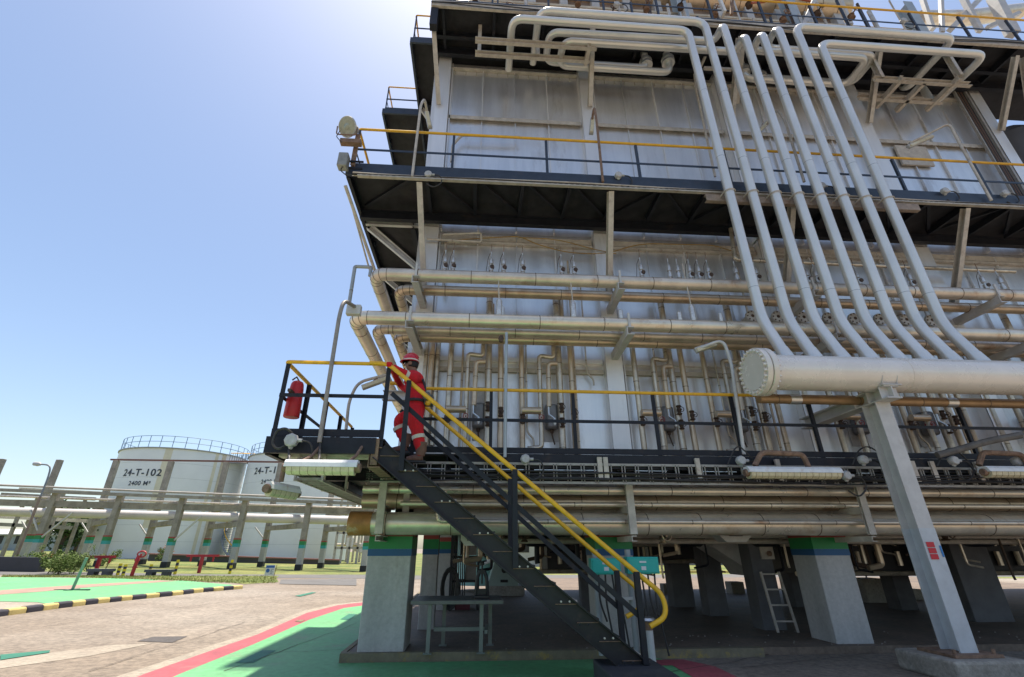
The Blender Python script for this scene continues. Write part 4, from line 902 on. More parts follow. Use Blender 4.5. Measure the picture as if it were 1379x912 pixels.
# ================================================================== VERTICAL PIPEWORK ON THE LOWER WALL
sets=0
ordn=['first','second','third','fourth','fifth','sixth','seventh','eighth','ninth','tenth','eleventh','twelfth']
def valve(b,c,s=1,mi=0):
    c=V(c); b.lathe(c+V((0,0,-.09*s)),[(.05*s,0),(.06*s,.02),(.035*s,.04),(.055*s,.09),(.035*s,.14),(.06*s,.16),(.05*s,.18)],10,mi=mi)
    b.tube([c,c+V((0,-.13*s,0))],.015*s,6,mi=mi); b.tube([c+V((math.cos(a*.785)*.055*s,-.13*s,math.sin(a*.785)*.055*s)) for a in range(9)],.009*s,5,mi=mi)
def vpipe(p,pts,r,m,bend=.07,name='pipe'):
    b=MB(); b.tube(pts,r,10,bend,nb=3)
    for i in range(len(pts)-1):
        a=V(pts[i]);c=V(pts[i+1])
        if (c-a).length>.7: b.seams(a,c,r,.75,1,10)
    return b.build(name,[m,seam],p)
vpipe_=vpipe
def burner_set(x,lb,variant=0,mats=None):
    # x is the first uprights' x; matches one oil gun station: feed lines, return line, trap and igniter housing
    Y=8.42; t=T('burner_piping',lb,'burner piping',(x+.7,Y,Z1),'burner piping stations on the wall')
    A=pipeb; B=clad
    zt=5.5; s_=.80
    class _X:
        pass
    x0_=x
    def vpipe(p,pts,r,m,bend=.07,name='pipe'): return vpipe_(p,[(x0_+(q[0]-x0_)*s_,q[1],q[2]) for q in pts],r,m,bend,name)
    vpipe(t,[(x,Y,zt),(x,Y,3.0+(.12 if variant else 0)),(x+.40 if not variant else x+.02,Y,3.0)],.055,A) if not variant else vpipe(t,[(x,Y,zt),(x,Y,2.95)],.05,B)
    vpipe(t,[(x+.78,Y-.1,zt),(x+.78,Y-.1,4.86),(x+.42,Y-.1,4.90),(x+.42,Y-.1,2.95 if not variant else 3.12),(x+.1 if variant else x+.42,Y-.1,2.95+(.14 if variant else -.1))],.045,A)
    vpipe(t,[(x+.84,Y-.2,4.70),(x+.62,Y-.2,4.70),(x+.60,Y-.2,3.85)],.045,B)
    vpipe(t,[(x+.92,Y,zt+.9),(x+.92,Y,3.05),(x+.55,Y,3.02),(x+.5,Y,2.9)],.065,A)
    vpipe(t,[(x+1.22,Y,zt),(x+1.22,Y,2.85)],.055,B)
    vpipe(t,[(x-.03,Y-.15,3.78),(x+.42,Y-.15,3.78)],.065,B,name='spool')
    xk=x; 
    for dx,dz,mm in ((0,-.22,valvem),(.42,-.2,valver),(.92,.0,valvem),(.92,-.28,valvem),(1.22,-.1,valvem)):
        b=MB(); valve(b,(x+dx*s_,Y-.08,3.85+dz),.85); b.build('valve',mm,t)
    x=x-.13; b=MB(); b.tube([(x+.60,Y-.2,3.85),(x+.60,Y-.2,3.70),(x+.70,Y-.22,3.62),(x+.70,Y-.22,3.50)],.02,6); b.lathe((x+.7,Y-.22,3.52),[(.03,0),(.035,.04),(.02,.1)],8); b.build('drain_cock',metal,t)
    # igniter housing on a backing plate
    b=MB(); b.box((x+.52,WYY-.02,3.30),(x+.86,WYY-.008,4.35)); b.build('backing_plate',mat('worn_plate',(.55,.54,.52),.5,0,.15,6,(.32,.28,.24),.7,5),t,smooth=False)
    b=MB(); b.box((x+.58,WYY-.25,3.50),(x+.82,WYY-.03,3.98)); hb=b.build('igniter_housing',mat('housing_grey',(.24,.24,.24),.45,.3,.15,9),t,bevel=.05)
    b=MB(); b.tube([(x+.70,WYY-.14,3.5),(x+.70,WYY-.14,3.40),(x+.74,WYY-.16,3.22)],.014,6); b.lathe((x+.70,WYY-.14,3.44),[(.03,0),(.04,.06)],8); b.build('cable_gland',valvem,hb)
    return t
d1=WY(604,540,8.42).x-X0c; d2=WY(703,540,8.42).x-X0c; e1=WY(860,540,8.42).x-X0c-BAY; e2=WY(957,540,8.42).x-X0c-BAY
for k in range(4):
    xb=X0c+BAY*k
    for j,vv in enumerate((0,1)):
        x=xb+((d1,d2) if k==0 else (e1,e2))[j]; c=['in the first bay','in the second bay','in the third bay','in the fourth bay'][k]
        burner_set(x,'burner pipe station with igniter box %s, %s one'%(c,'left' if j==0 else 'right'),vv)
# plain vertical pipes
def vp(px,py0,py1,Y,r,m,lb):
    x=WY(px,(py0+py1)/2,Y).x; z0=WY(px,py1,Y).z; z1=WY(px,py0,Y).z
    t=T('vertical_pipe',lb,'pipe',(x,Y,z0),'vertical pipes on the furnace wall'); vpipe(t,[(x,Y,z1),(x,Y,max(z0,Z1-.05))],r,m); return t
vp(570,460,600,8.5,.045,pipeb,'thin brown vertical pipe just right of the worker')
vp(578,460,600,8.45,.055,clad,'vertical pipe second to the right of the worker')
vp(586,460,600,8.5,.05,pipeb,'vertical pipe third to the right of the worker, nearer the paired pipes')
vp(662,410,455,8.5,.055,clad,'short vertical pipe between the wall pipe pairs in the first bay')
vp(756,402,440,8.5,.05,clad,'short vertical pipe between the wall pipe pairs near the second pilaster')
tn=0
for k in range(4):
    for dx,z0,z1,r_,mm in ((1.02,Z1,5.5,.02,clad),(2.28,3.2,5.5,.018,pipeb),(3.25,Z1,7.3,.022,clad),(3.5,4.4,6.9,.016,trimm)):
        x=X0c+BAY*k+dx; tn+=1
        t=T('thin_pipe','%s thin silver tube from the left on the wall of the %s bay'%(ordn[(tn-1)%4],ordn[k]),'pipe',(x,8.56,z0),'thin tubes on the furnace wall'); vpipe(t,[(x,8.56,z1),(x,8.56,z0+.25),(x+.12,8.56,z0+.12),(x+.12,8.56,z0)],r_,mm)
for k in range(3):
    x=X0c+BAY*(k+1)+.75+.0
    for j,(dx,mm) in enumerate(((.0-.52,pipeb),(2.75,clad))):
        if k==0 and j==0: continue
        t=T('vertical_pipe','plain vertical pipe in the %s bay, %s of its burner stations'%(['second','third','fourth'][k],'left' if j==0 else 'right'),'pipe',(x+dx-.15,8.5,Z1),'vertical pipes on the furnace wall'); vpipe(t,[(x+dx-.15,8.5,5.9),(x+dx-.15,8.5,Z1)],.05,mm)
silv=mat('silver_painted_fitting',(.66,.65,.62),.3,.5,.2,25,(.3,.2,.13),.4,14)
# small instrument valves above the upper pipe pair
vpx=[(598,0),(609,0),(661,0),(678,0),(704,0),(757,0),(774,0),(865,0),(903,1),(915,1),(931,0),(943,0),(956,0),(993,1),(1020,0),(1088,0),(1100,0),(1155,0),(1225,0),(1322,0),(1345,1)]
for i,(px,kd) in enumerate(vpx):
    Y=7.9; x=WY(px,375,Y).x; z=6.50; py=375+(px-600)*.016
    t=T('instrument_valve',(['first','second','third','fourth','fifth','sixth','seventh','eighth','ninth','tenth','eleventh','twelfth','thirteenth','fourteenth','fifteenth','sixteenth','seventeenth','eighteenth','nineteenth','twentieth','last'][i])+' small silver valve from the left standing above the upper wall pipes','valve',(x,Y,z),'small valves above the upper wall pipes')
    h=.42 if not kd else .3
    b=MB(); b.lathe((x,Y,z-.1),[(.03,0),(.03,.14),(.046,.14),(.046,.24),(.025,.25),(.025,.29),(.046,.30),(.046,.42),(.03,.44),(.014,.46),(.014,.6)],12); b.build('body',silv,t)
    if not kd:
        b=MB(); b.lathe((x+.02,Y-.03,z+h*.28),[(.045,-.03),(.045,.03)],8,(0,1,0)); b.tube([(x-.02,Y,z+h+.05),(x-.06,Y+.03,z+h-.05),(x-.10,Y+.05,z+.02)],.006,5); b.build('fitting',valvem,t)
    b=MB(); b.tube([(x,Y,z+h+.05),(x+.01,Y,z+h+.28)],.007,5); b.build('stem',rustm,t)
for i,(px,py0,py1) in enumerate(((672,362,430),(773,362,432),(935,350,435),(1028,355,450),(1268,360,440))):
    Y=7.55; x=WY(px,py1,Y).x; z=5.36; t=T('long_stem_valve',ordn[i]+' tall silver cylinder with a long thin stem on the lower wall pipes','valve',(x,Y,z),'long stem cylinders on the wall pipes')
    b=MB(); b.lathe((x,Y,z),[(.05,0),(.055,.02),(.055,.30),(.02,.36)],10); b.build('body',silv,t)
    zt_=WY(px,py0,Y).z; b=MB(); b.tube([(x,Y,z+.3),(x-.02,Y-.0,zt_-.1)],.012,6); b.build('stem',trimm,t)
for i,px in enumerate((676,836,915,970)):
    x=WY(px,425,7.6).x; b=MB(); b.lathe((x,7.6,5.30),[(.04,0),(.045,.01),(.045,.26),(.02,.29)],10); tag(b.build('capped_stub',silv),ordn[i]+' short capped silver stub on the lower wall pipes','stub','capped stubs on the wall pipes')
# round inspection ports seen between risers
for i in range(8):
    px=1007+i*34; x=WY(px,432+i*.8,8.45).x; z=WY(px,431+i*.8,8.45).z
    t=T('peephole_flange',ordn[i]+' round bolted peephole flange behind the risers, counted from the left','flange',(x,8.5,z-.1),'round bolted flanges behind the risers')
    b=MB(); b.lathe((x,8.25,z),[(.02,0),(.09,0),(.13,.01),(.13,.06),(.08,.07),(.08,.45)],18,(0,1,0)); q=b.build('flange',steelg,t)
    b=MB()
    for k in range(8): a=k*math.pi/4; b.lathe((x+math.cos(a)*.105,8.245,z+math.sin(a)*.105),[(.014,0),(.018,.01),(.018,.03)],6,(0,1,0))
    b.lathe((x,8.24,z),[(.03,0),(.045,.02)],8,(0,1,0)); b.build('bolt_ring',valvem,q)
# big vertical left-hand pipes beside the worker are the corner pipes; small beam stub by them
x=WY(545,535,7.6).x; b=MB(); b.chan((-1.75,8.3,4.02),(-.9,8.3,4.02),.12,.18); tag(b.build('beam_stub',steelg,smooth=False),'short grey beam stub behind the worker at the furnace corner','beam')
# hanging yellow cables
def rope(lb,pts,r,m,name='hanging_cable',grp=None):
    b=MB(); b.tube(pts,r,6,.4,nb=6); return tag(b.build(name,m),lb,'cable',grp)
P=lambda px,py,Y: WY(px,py,Y)
rope('sagging yellow cable hung high under the middle walkway',[P(600,324,8.55),P(700,318,8.5),P(720,328,8.5),P(760,340,8.5),P(815,343,8.5),P(860,328,8.5),P(960,330,8.5),P(985,338,8.5)],.012,yelcab)
rope('second thinner yellow cable drooping by the second pilaster',[P(700,320,8.45),P(750,322,8.45),P(800,336,8.45),P(830,342,8.45)],.010,yelcab)
lpipe('thin conduit pipe under the middle walkway with an offset loop, at left',[P(575,322,8.4),P(648,326,8.4),P(648,314,8.4),P(597,316,8.4)],.025,trimm,9,.05,group='small conduits')
lpipe('thin brown drop pipe in the first bay above the upper wall pipes',[P(648,325,8.5),P(600,326,8.5),P(597,395,8.5)],.03,pipeb,9,.05,group='small conduits')
lpipe('brown conduit hooking down behind the first riser',[P(984,308,8.2),P(990,350,8.2),P(1366,366,8.2)],.045,pipeb,3,.1,group='small conduits')
lpipe('grey conduit along the handrail of the middle walkway',[P(608,218,8.5),P(610,195,8.5),P(622,182,8.5),P(700,185,8.5)],.035,trimm,9,.08,group='small conduits')
# ================================================================== PERSON ON THE STAIR
def skin_mesh(verts,edges,root=0,sub=2):
    me=bpy.data.meshes.new('s'); me.from_pydata([v[0] for v in verts],edges,[]); o=bpy.data.objects.new('s',me); COL.objects.link(o)
    sm=o.modifiers.new('sk','SKIN'); sm.use_smooth_shade=True
    for i,v in enumerate(verts):
        d=me.skin_vertices[0].data[i]; r=v[1]; d.radius=(r,r) if not isinstance(r,tuple) else r; d.use_root=(i==root)
    ss=o.modifiers.new('ss','SUBSURF'); ss.levels=sub; ss.render_levels=sub
    dg=bpy.context.evaluated_depsgraph_get(); m2=bpy.data.meshes.new_from_object(o.evaluated_get(dg))
    bpy.data.objects.remove(o); return m2
PY=6.62
def J(px,py,Y): return WY(px,py,Y)
hipc=J(559,556,PY); chest=J(558,516,PY); neck=J(557,505,PY); 
hn,hf=PY-.17,PY+.17
pel=V((hipc.x,PY,hipc.z))
ft=lambda px,py,Y:J(px,py,Y)
shN=J(557,510,PY-.19); shF=J(557,511,PY+.19)
elN=J(541,502,LYF+.12); hdN=J(524.5,491.5,LYF-.0); wrN=J(529,494,LYF+.02)
elF=J(549,527,LYF+SW-.12); hdF=J(535,514.5,LYF+SW-.0); wrF=J(539,519,LYF+SW-.02)
kN=J(563,586,PY-.12); aN=J(567,609,PY-.12)
kF=J(534,566,PY+.12); aF=J(546,597,PY+.12)
head=neck+V((-.055,0,.135))
K=1.14
vs=[(pel,(.155,.125)),(V((pel.x,PY,pel.z+.20)),(.135,.11)),(V((chest.x,PY,chest.z)),(.165,.125)),(V((neck.x+.01,PY,neck.z-.04)),(.10,.09)),(neck+V((0,0,.05)),.055),(head,.088),(head+V((-.01,0,.07)),.085),
 (shN,.082),(elN.lerp(shN,.5),.068),(elN,.058),(wrN,.042),(shF,.082),(elF.lerp(shF,.5),.068),(elF,.055),(wrF,.042),
 (V((pel.x,hn+.06,pel.z-.06)),.115),(kN.lerp(pel,.5)+V((0,-.07,0)),.105),(kN,.078),(kN.lerp(aN,.5),.076),(aN,.058),
 (V((pel.x,hf-.06,pel.z-.06)),.115),(kF.lerp(pel,.45)+V((0,.07,.0)),.108),(kF,.085),(kF.lerp(aF,.5),.078),(aF,.058),
 (aN+V((-.02,0,-.07)),.042),(aN+V((-.17,0,-.10)),.038),(aF+V((-.02,0,-.07)),.042),(aF+V((-.17,0,-.10)),.038)]
ed=[(0,1),(1,2),(2,3),(3,4),(4,5),(5,6),(3,7),(7,8),(8,9),(9,10),(3,11),(11,12),(12,13),(13,14),(0,15),(15,16),(16,17),(17,18),(18,19),(19,25),(25,26),(0,20),(20,21),(21,22),(22,23),(23,24),(24,27),(27,28)]
vs=[(v[0],(v[1][0]*K,v[1][1]*K) if isinstance(v[1],tuple) else (v[1]*K if 6<i<25 else v[1])) for i,v in enumerate(vs)]
# hands with four fingers and a thumb curled over the rails
def hand(w,h,side):
    d=(h-w).normalized(); k0=len(vs); vs.append((h-d*.01,.036)); ed.append((10 if side<0 else 14,k0))
    for f in range(4):
        o=V((-.024+.017*f,0,0)); L=(.9,1,.95,.75)[f]; ps=[h+o+V((0,-.01*side,.03)),h+o+V((-.0,-.045*side,.02*L)),h+o+V((0,-.045*side,-.02*L)),h+o+V((0,-.02*side,-.04*L))]
        kk=len(vs); 
        for i,p in enumerate(ps): vs.append((p,(.012,.0115,.010,.009)[i])); ed.append((k0 if i==0 else kk+i-1,kk+i))
    kk=len(vs)
    for i,p in enumerate([h+V((.03,.02*side,.0)),h+V((.015,.035*side,-.02)),h+V((-.005,.025*side,-.04))]): vs.append((p,(.014,.013,.011)[i])); ed.append((k0 if i==0 else kk+i-1,kk+i))
hand(wrN,hdN+V((0,0,.0)),1); hand(wrF,hdF,-1)
me=skin_mesh(vs,ed); me.name='body'
from mathutils import noise as NZ
for v_ in me.vertices:
    if v_.co.z<neck.z+.02:
        q_=v_.co; f_=NZ.noise(V((q_.x*9,q_.y*9,q_.z*22)))*.012+NZ.noise(V((q_.x*24,q_.y*24,q_.z*40)))*.005
        if (q_-hdN).length>.12 and (q_-hdF).length>.12: v_.co=q_+v_.normal*f_
pr=T('person','worker in red coverall and red helmet climbing the yellow railed stair','person',(aN.x,PY,aN.z-.12))
me.materials.clear(); me.materials.append(redf); me.materials.append(skin)
for p in me.polygons:
    c=p.center; p.material_index=1 if (c.z>neck.z+.055 and abs(c.x-head.x)<.25 and abs(c.y-PY)<.17) else 0; p.use_smooth=True
o=bpy.data.objects.new('body',me); COL.objects.link(o); o.parent=pr; o.location=-pr.location
WL['body']=Matrix()
def pb(b,nm,m,bev=0): 
    return b.build(nm,m,pr)
# face looking up the stair (towards -x): nose, eyes, ears
b=MB(); f=head+V((-.09,0,.02)); b.lathe(f,[(.001,.03),(.012,.01),(.016,-.01)],8,(-1,0,-.3)); pb(b,'nose',skin)
for s in (-1,1):
    b=MB(); b.lathe(head+V((-.082,s*.032,.035)),[(.001,.012),(.012,.004),(.012,0)],8,(-1,s*.3,0)); pb(b,'eye',signw)
    b=MB(); b.lathe(head+V((.0,s*.083,.02)),[(.012,0),(.03,.005),(.028,.016),(.01,.02)],8,(.2,s,0)); pb(b,'ear',skin)
b=MB(); b.box(head+V((-.092,-.025,-.045)),head+V((-.080,.025,-.037))); pb(b,'mouth',mat('lips',(.2,.06,.05),.6))
b=MB(); b.lathe(head+V((.025,0,-.02)),[(.05,-.02),(.084,.0),(.094,.05),(.088,.08)],16); pb(b,'hair',hairm)
b=MB(); hc=head+V((-.005,0,.075)); b.lathe(hc,[(.128,-.012),(.122,.0),(.120,.03),(.108,.075),(.075,.115),(.03,.133),(.001,.135)],24); 
b.lathe(hc+V((-.05,0,-.012)),[(.105,0),(.115,.004),(.105,.012)],20)
b.tube([hc+V((-.11,0,.07)),hc+V((-.04,0,.135)),hc+V((.05,0,.135)),hc+V((.11,0,.07))],.014,6,.06); hel=pb(b,'helmet',helm)
b=MB(); b.lathe(hc+V((0,0,-.004)),[(.1235,0),(.125,.004),(.1225,.02)],24); b.build('helmet_stripe',refl,hel)
# reflective tapes
def band(a,c,t,r,w=.05):
    a=V(a);c=V(c);p=a.lerp(c,t);d=(c-a).normalized(); b=MB(); b.tube([p-d*w/2,p+d*w/2],r,14); pb(b,'reflective_band',refl)
band(shN,elN,.62,.074); band(shF,elF,.6,.074); band(kN,aN,.12,.092,.05); band(kF,aF,.35,.094,.05)
# boots
for a in (aN,aF):
    b=MB(); b.tube([a+V((0,0,.13)),a+V((0,0,.02)),a+V((-.01,0,-.05))],[.074,.072,.062],12); b.tube([a+V((.03,0,-.075)),a+V((-.08,0,-.085)),a+V((-.19,0,-.10))],[.05,.05,.036],12); bt=pb(b,'boot',boot)
    b=MB(); b.box(a+V((-.23,-.045,-.145)),a+V((.07,.045,-.118))); b.build('sole',black,bt)
# harness
b=MB()
for s in (-1,1): b.tube([V((neck.x+.09,PY+s*.05,neck.z-.02)),V((chest.x+.15,PY+s*.07,chest.z)),V((pel.x+.14,PY-s*.03,pel.z+.20)),V((pel.x+.10,PY-s*.15,pel.z+.14))],.018,6,.05)
b.tube([V((pel.x+math.cos(a*.524)*.155,PY+math.sin(a*.524)*.185,pel.z+.15)) for a in range(13)],.022,6); pb(b,'harness_belt',beltm)
b=MB(); b.box((pel.x+.13,PY-.13,pel.z+.10),(pel.x+.25,PY+.02,pel.z+.24)); b.lathe((pel.x+.17,PY-.15,pel.z+.20),[(.03,0),(.06,.02),(.06,.06),(.02,.08)],12,(0,-1,0)); pb(b,'tool_pouch',mat('pouch_grey',(.12,.12,.12),.6,0,.3,20))
b=MB(); b.lathe((pel.x+.19,PY-.15,pel.z+.07),[(.025,0),(.04,.02),(.035,.06)],10); pb(b,'yellow_hook',yel)
# ================================================================== FIRE EXTINGUISHER COVER
a=WY(401,512,6.35); c=WY(392,560,6.35)
t=T('fire_extinguisher','fire extinguisher in a red cover hanging at the landing corner','extinguisher',(a.x-.02,6.45,c.z))
b=MB(); x=a.x-.03; zz=c.z; b.lathe((x,6.45,zz),[(.10,0),(.107,.01),(.103,.2),(.094,a.z-zz-.10),(.085,a.z-zz-.03),(.07,a.z-zz-.0),(.03,a.z-zz+.02)],12); b.build('cover',redx,t)
b=MB(); b.tube([(x+.03,6.42,a.z),(x-.02,6.42,a.z+.07),(x-.08,6.44,a.z+.03)],.012,6); b.box((x-.02,6.2,zz+.3),(x+.02,6.35,zz+.34)); b.build('handle',valvem,t)
# ================================================================== LAMPS
def fluor(nm,lb,c,L,ax=(1,0,0),w=.16,tilt=0,grp='fluorescent lamps of the walkways',white_top=white):
    c=V(c); ax=V(ax).normalized(); t=T(nm,lb,'lamp',c,grp); a=c-ax*L/2; e=c+ax*L/2
    b=MB(); b.sec(a,e,[(-w*.5,.0),(w*.5,.0),(w*.42,.05),(w*.25,.085),(-w*.25,.085),(-w*.42,.05)]); b.build('housing',white_top,t,smooth=False)
    b=MB(); b.sec(a+ax*.03,e-ax*.03,[(-w*.46,-.002),(w*.46,-.002),(w*.40,-.05),(w*.22,-.08),(-w*.22,-.08),(-w*.40,-.05)]); d=b.build('diffuser',difm,t,smooth=False)
    b=MB(); n=int(L/.09)
    for k in range(1,n): p=a+ax*(L*k/n); b.sec(p,p+ax*.006,[(-w*.47,-.002),(w*.47,-.002),(w*.41,-.052),(w*.23,-.083),(-w*.23,-.083),(-w*.41,-.052)])
    b.build('guard_wire',mat('guard_wire_dark',(.30,.24,.15),.6),d,smooth=False)
    for q in (a,e): b=MB(); b.lathe(q+V((0,0,0)),[(.05,-.03),(.055,0),(.05,.03)],10,ax); b.build('end_cap',rustm,t)
    return t
def jbox(lb,c,r=.075,loop=True,ax=(0,-1,0)):
    c=V(c); t=T('junction_box',lb,'junction box',c,'round grey junction boxes'); b=MB(); b.lathe(c,[(r,0),(r*1.05,.02),(r,.07),(r*.8,.085)],8,ax); b.lathe(c+V((0,-.02,-r*1.25)),[(.02,0),(.03,.02),(.022,.05)],8); b.lathe(c+V((r,-.04,0)),[(.022,0),(.022,.05)],8,(1,0,0)); b.build('body',greyb,t)
    if loop:
        b=MB(); b.tube([c+V((r+.04,-.04,0)),c+V((r+.16,-.05,-.02)),c+V((r+.22,-.03,-.18)),c+V((r+.05,-.02,-.32)),c+V((-.02,-.02,-.22))],.012,6,.12); b.build('cable_loop',cable,t)
    return t
# lower walkway lamps
P=WY
c=(P(385,629,5.6)+P(482,631,5.6))/2; fluor('fluorescent_lamp','long rusty fluorescent lamp hanging under the landing edge, nearest the fire extinguisher',c,(P(482,631,5.6)-P(385,629,5.6)).length,w=.17)
for dx in (-.25,.28): b=MB(); b.tube([c+V((dx,.02,.07)),c+V((dx,.35,.2)),c+V((dx,.6,Z1-c.z-.1))],.02,8,.05); tag(b.build('lamp_hanger',rustm),'rusty hanger %s of the lamp under the landing'%('at the left end' if dx<0 else 'at the right end'),'hanger')
d=P(372,659,5.9); fluor('fluorescent_lamp','short rusty fluorescent lamp pointing away under the tray at far left',(d.x,d.y+.2,d.z),.55,(.30,1,0),w=.12)
b=MB(); b.tube([(d.x-.0,6.0,d.z+.1),(d.x+.0,6.0,d.z+.30),(d.x+.25,6.2,Z1-.25)],.03,8,.05); tag(b.build('lamp_hanger',rustm),'rusty bracket carrying the short lamp at far left','bracket')
jbox('junction box with looping cable at the landing corner below the extinguisher',P(394,594,6.1),.085)
b=MB(); b.tube([P(394,584,6.1),P(385,576,6.05),P(372,580,6.05),P(366,598,6.05),P(374,606,6.05),P(388,598,6.1)],.016,6,.08); tag(b.build('cable_loop',cable),'thick black cable looping round the landing corner box','cable')
b=MB(); b.tube([P(431,598,6.1),P(430,620,5.75),P(418,640,5.7),P(400,640,5.7),P(390,630,5.75),P(389,606,6.05)],.016,6,.1); tag(b.build('cable_loop',cable),'black cable hanging from the lamp post foot to the corner box','cable')
for px0,px1,py,lb in ((1005,1130,637,'long white topped fluorescent lamp below the header flange'),(1325,1420,636,'white topped fluorescent lamp at the right edge of the photo')):
    a=P(px0,py,6.75);e=P(px1,py+1,6.75); c=(a+e)/2; fluor('fluorescent_lamp',lb,c,(e-a).length,w=.20)
    b=MB(); b.tube([c+V((-.5,.1,.12)),c+V((-.35,.1,.32)),c+V((.30,.1,.30)),c+V((.34,.1,.10))],.04,8,.08); tag(b.build('lamp_bracket',rustm),'rusty bent arm above the '+lb.replace('long ',''),'bracket')
for i,(px,py) in enumerate(((707,619),(996,621),(1160,620),(1137,641),(1281,621),(1366,622),(960,0))):
    if py: jbox(['small junction box on the tray edge just right of the stair','junction box left of the long white lamp','junction box beside the steel column, upper of two','junction box at the right end of the long white lamp, lower of two','junction box right of the steel column','junction box at the far right by the white lamp'][i],P(px,py,6.98),.07)
b=MB()
for k,(px0,px1,py) in enumerate(((980,1010,604),(1148,1190,604),(1262,1300,606))):
    b=MB(); b.tube([P(px0,py+22,6.98),P(px0+8,py+2,6.98),P((px0+px1)/2,py-4,6.98),P(px1,py+10,6.98),P(px1+14,py+30,6.98)],.011,6,.1); tag(b.build('cable_loop',cable),['arched cable left of the long white lamp','arched cable touching the steel column','arched cable right of the steel column'][k],'cable')
for i,px in enumerate((808,816,940,1048,1230,1256,1316)):
    b=MB(); x=P(px,625,7.1).x; b.chan((x,7.12,2.42),(x,7.12,2.74),.07,.04,.008,(0,1,0)); tag(b.build('tray_bracket',trimm,smooth=False),'pale tray bracket number %s from the left on the dark walkway edge'%ordn[i],'bracket','pale tray brackets')
b=MB(); b.tube([P(1262,613,6.95),P(1290,606,6.9),P(1330,594,6.7),P(1375,586,6.5)],.05,8,.2); tag(b.build('cable_bundle',mat('bundle_grey',(.14,.13,.12),.7,0,.3,10)),'grey cable bundle running up at the right edge','cable')
def hook(lb,pts,lamp,r=.028,m=trimm,L=.5):
    t=T('lamp_hook_post',lb,'lamp post',tuple(V(pts[0])),'hook shaped lamp posts'); b=MB(); b.tube(pts,r,10,.16,nb=6); b.build('pole',m,t)
    if lamp:
        c=V(lamp[0]); ax=V(lamp[1]).normalized(); b=MB(); b.bar(c-ax*L/2,c+ax*L/2,.10,.07,(0,-1,.2)); f=b.build('lamp_housing',greyb,t,bevel=.01); b=MB(); b.bar(c-ax*L*.46+V((0,-.045,-.01)),c+ax*L*.46+V((0,-.045,-.01)),.07,.03,(0,-1,.2)); b.build('diffuser',difm,f)
        b=MB(); b.bar(c-ax*.05+V((0,0,.02)),c+ax*.05+V((0,0,.07)),.05,.05); b.build('clamp',rustm,t)
    return t
x=P(556,237,7.12); hook('hook lamp post at the left end of the middle walkway',[P(555,238,7.12),P(567,140,7.12),P(572,133,7.25),P(575,150,7.5)],(P(577,162,7.5),P(579,174,7.5)-P(574,151,7.5)))
hook('rusty hook lamp post by the second strut on the middle walkway',[P(812,245,7.12),P(803,160,7.12),P(800,143,7.2),P(797,165,7.45)],(P(797,170,7.45),P(796,180,7.45)-P(798,158,7.45)),m=rustm)
hook('pale hook lamp post seen behind the third and fourth risers',[P(1083,245,7.12),P(1058,165,7.12),P(1047,147,7.3),P(1033,168,7.7)],(P(1027,172,7.8),P(1038,160,7.8)-P(1018,182,7.8)))
hook('hook lamp post at the right of the middle walkway',[P(1335,270,7.1),P(1293,195,7.1),P(1278,166,7.1),P(1225,193,7.4)],(P(1239,191,7.4),P(1260,183,7.4)-P(1222,200,7.4)),L=.85)
hook('hook lamp post left of the header flange on the lower walkway',[P(1002,612,7.1),P(985,490,7.1),P(974,457,7.1),P(938,471,7.3)],(P(950,468,7.3),P(966,464,7.3)-P(936,474,7.3)),m=steelg,L=.42)
hook('tall brown hook post rising from the landing over the worker',[P(430,596,6.15),P(457,425,6.15),P(463,404,6.2),P(479,414,6.6)],None,r=.03,m=mat('galv_post',(.33,.29,.25),.5,.3,.2,8,RUST,.4,6))
b=MB(); a=P(476,417,6.6); b.box((a.x-.10,6.55,a.z-.10),(a.x+.12,6.65,a.z+.07)); tag(b.build('lamp_box',steelg,bevel=.01),'small grey lamp box at the tip of the tall hook post','lamp')
hook('short hook lamp post behind the landing rail left of the worker',[P(466,578,8.6),P(470,540,8.6),P(482,515,8.6),P(520,505,8.6)],(P(505,516,8.5),P(520,510,8.5)-P(490,521,8.5)),L=.5,r=.03)
b=MB(); a=P(680,616,7.1);e=P(680,448,7.1); b.tube([(a.x,7.1,a.z),(a.x+.02,7.1,e.z)],.026,10); t=b.build('straight_post',mat('pale_blue_post',(.40,.44,.46),.45,.2),smooth=True); tag(t,'straight pale blue grey post at the rail below the lower wall pipes','post')
b=MB(); b.lathe((a.x-.07,7.1,e.z-.12),[(.03,-.06),(.05,0),(.03,.06)],8); b.build('lamp_holder',valvem,t)
# thin drain pipe at the upper left of the corner pipes
lpipe('thin grey drain pipe stepping down at the upper left corner of the wall pipes',[P(498,372,7.9),P(500,360,7.9),P(478,359,7.9),P(470,410,7.9)],.035,mat('thin_grey_pipe',(.35,.37,.37),.4,.3),3,.04,group='small conduits')
b=MB(); b.tube([P(465,250,7.15),P(505,365,8.8)],.035,8); b.tube([P(466,250,7.3),P(500,372,8.9)],.02,6); tag(b.build('slanted_conduit',trimm),'pair of conduits slanting down outside the left edge of the middle walkway','conduit')
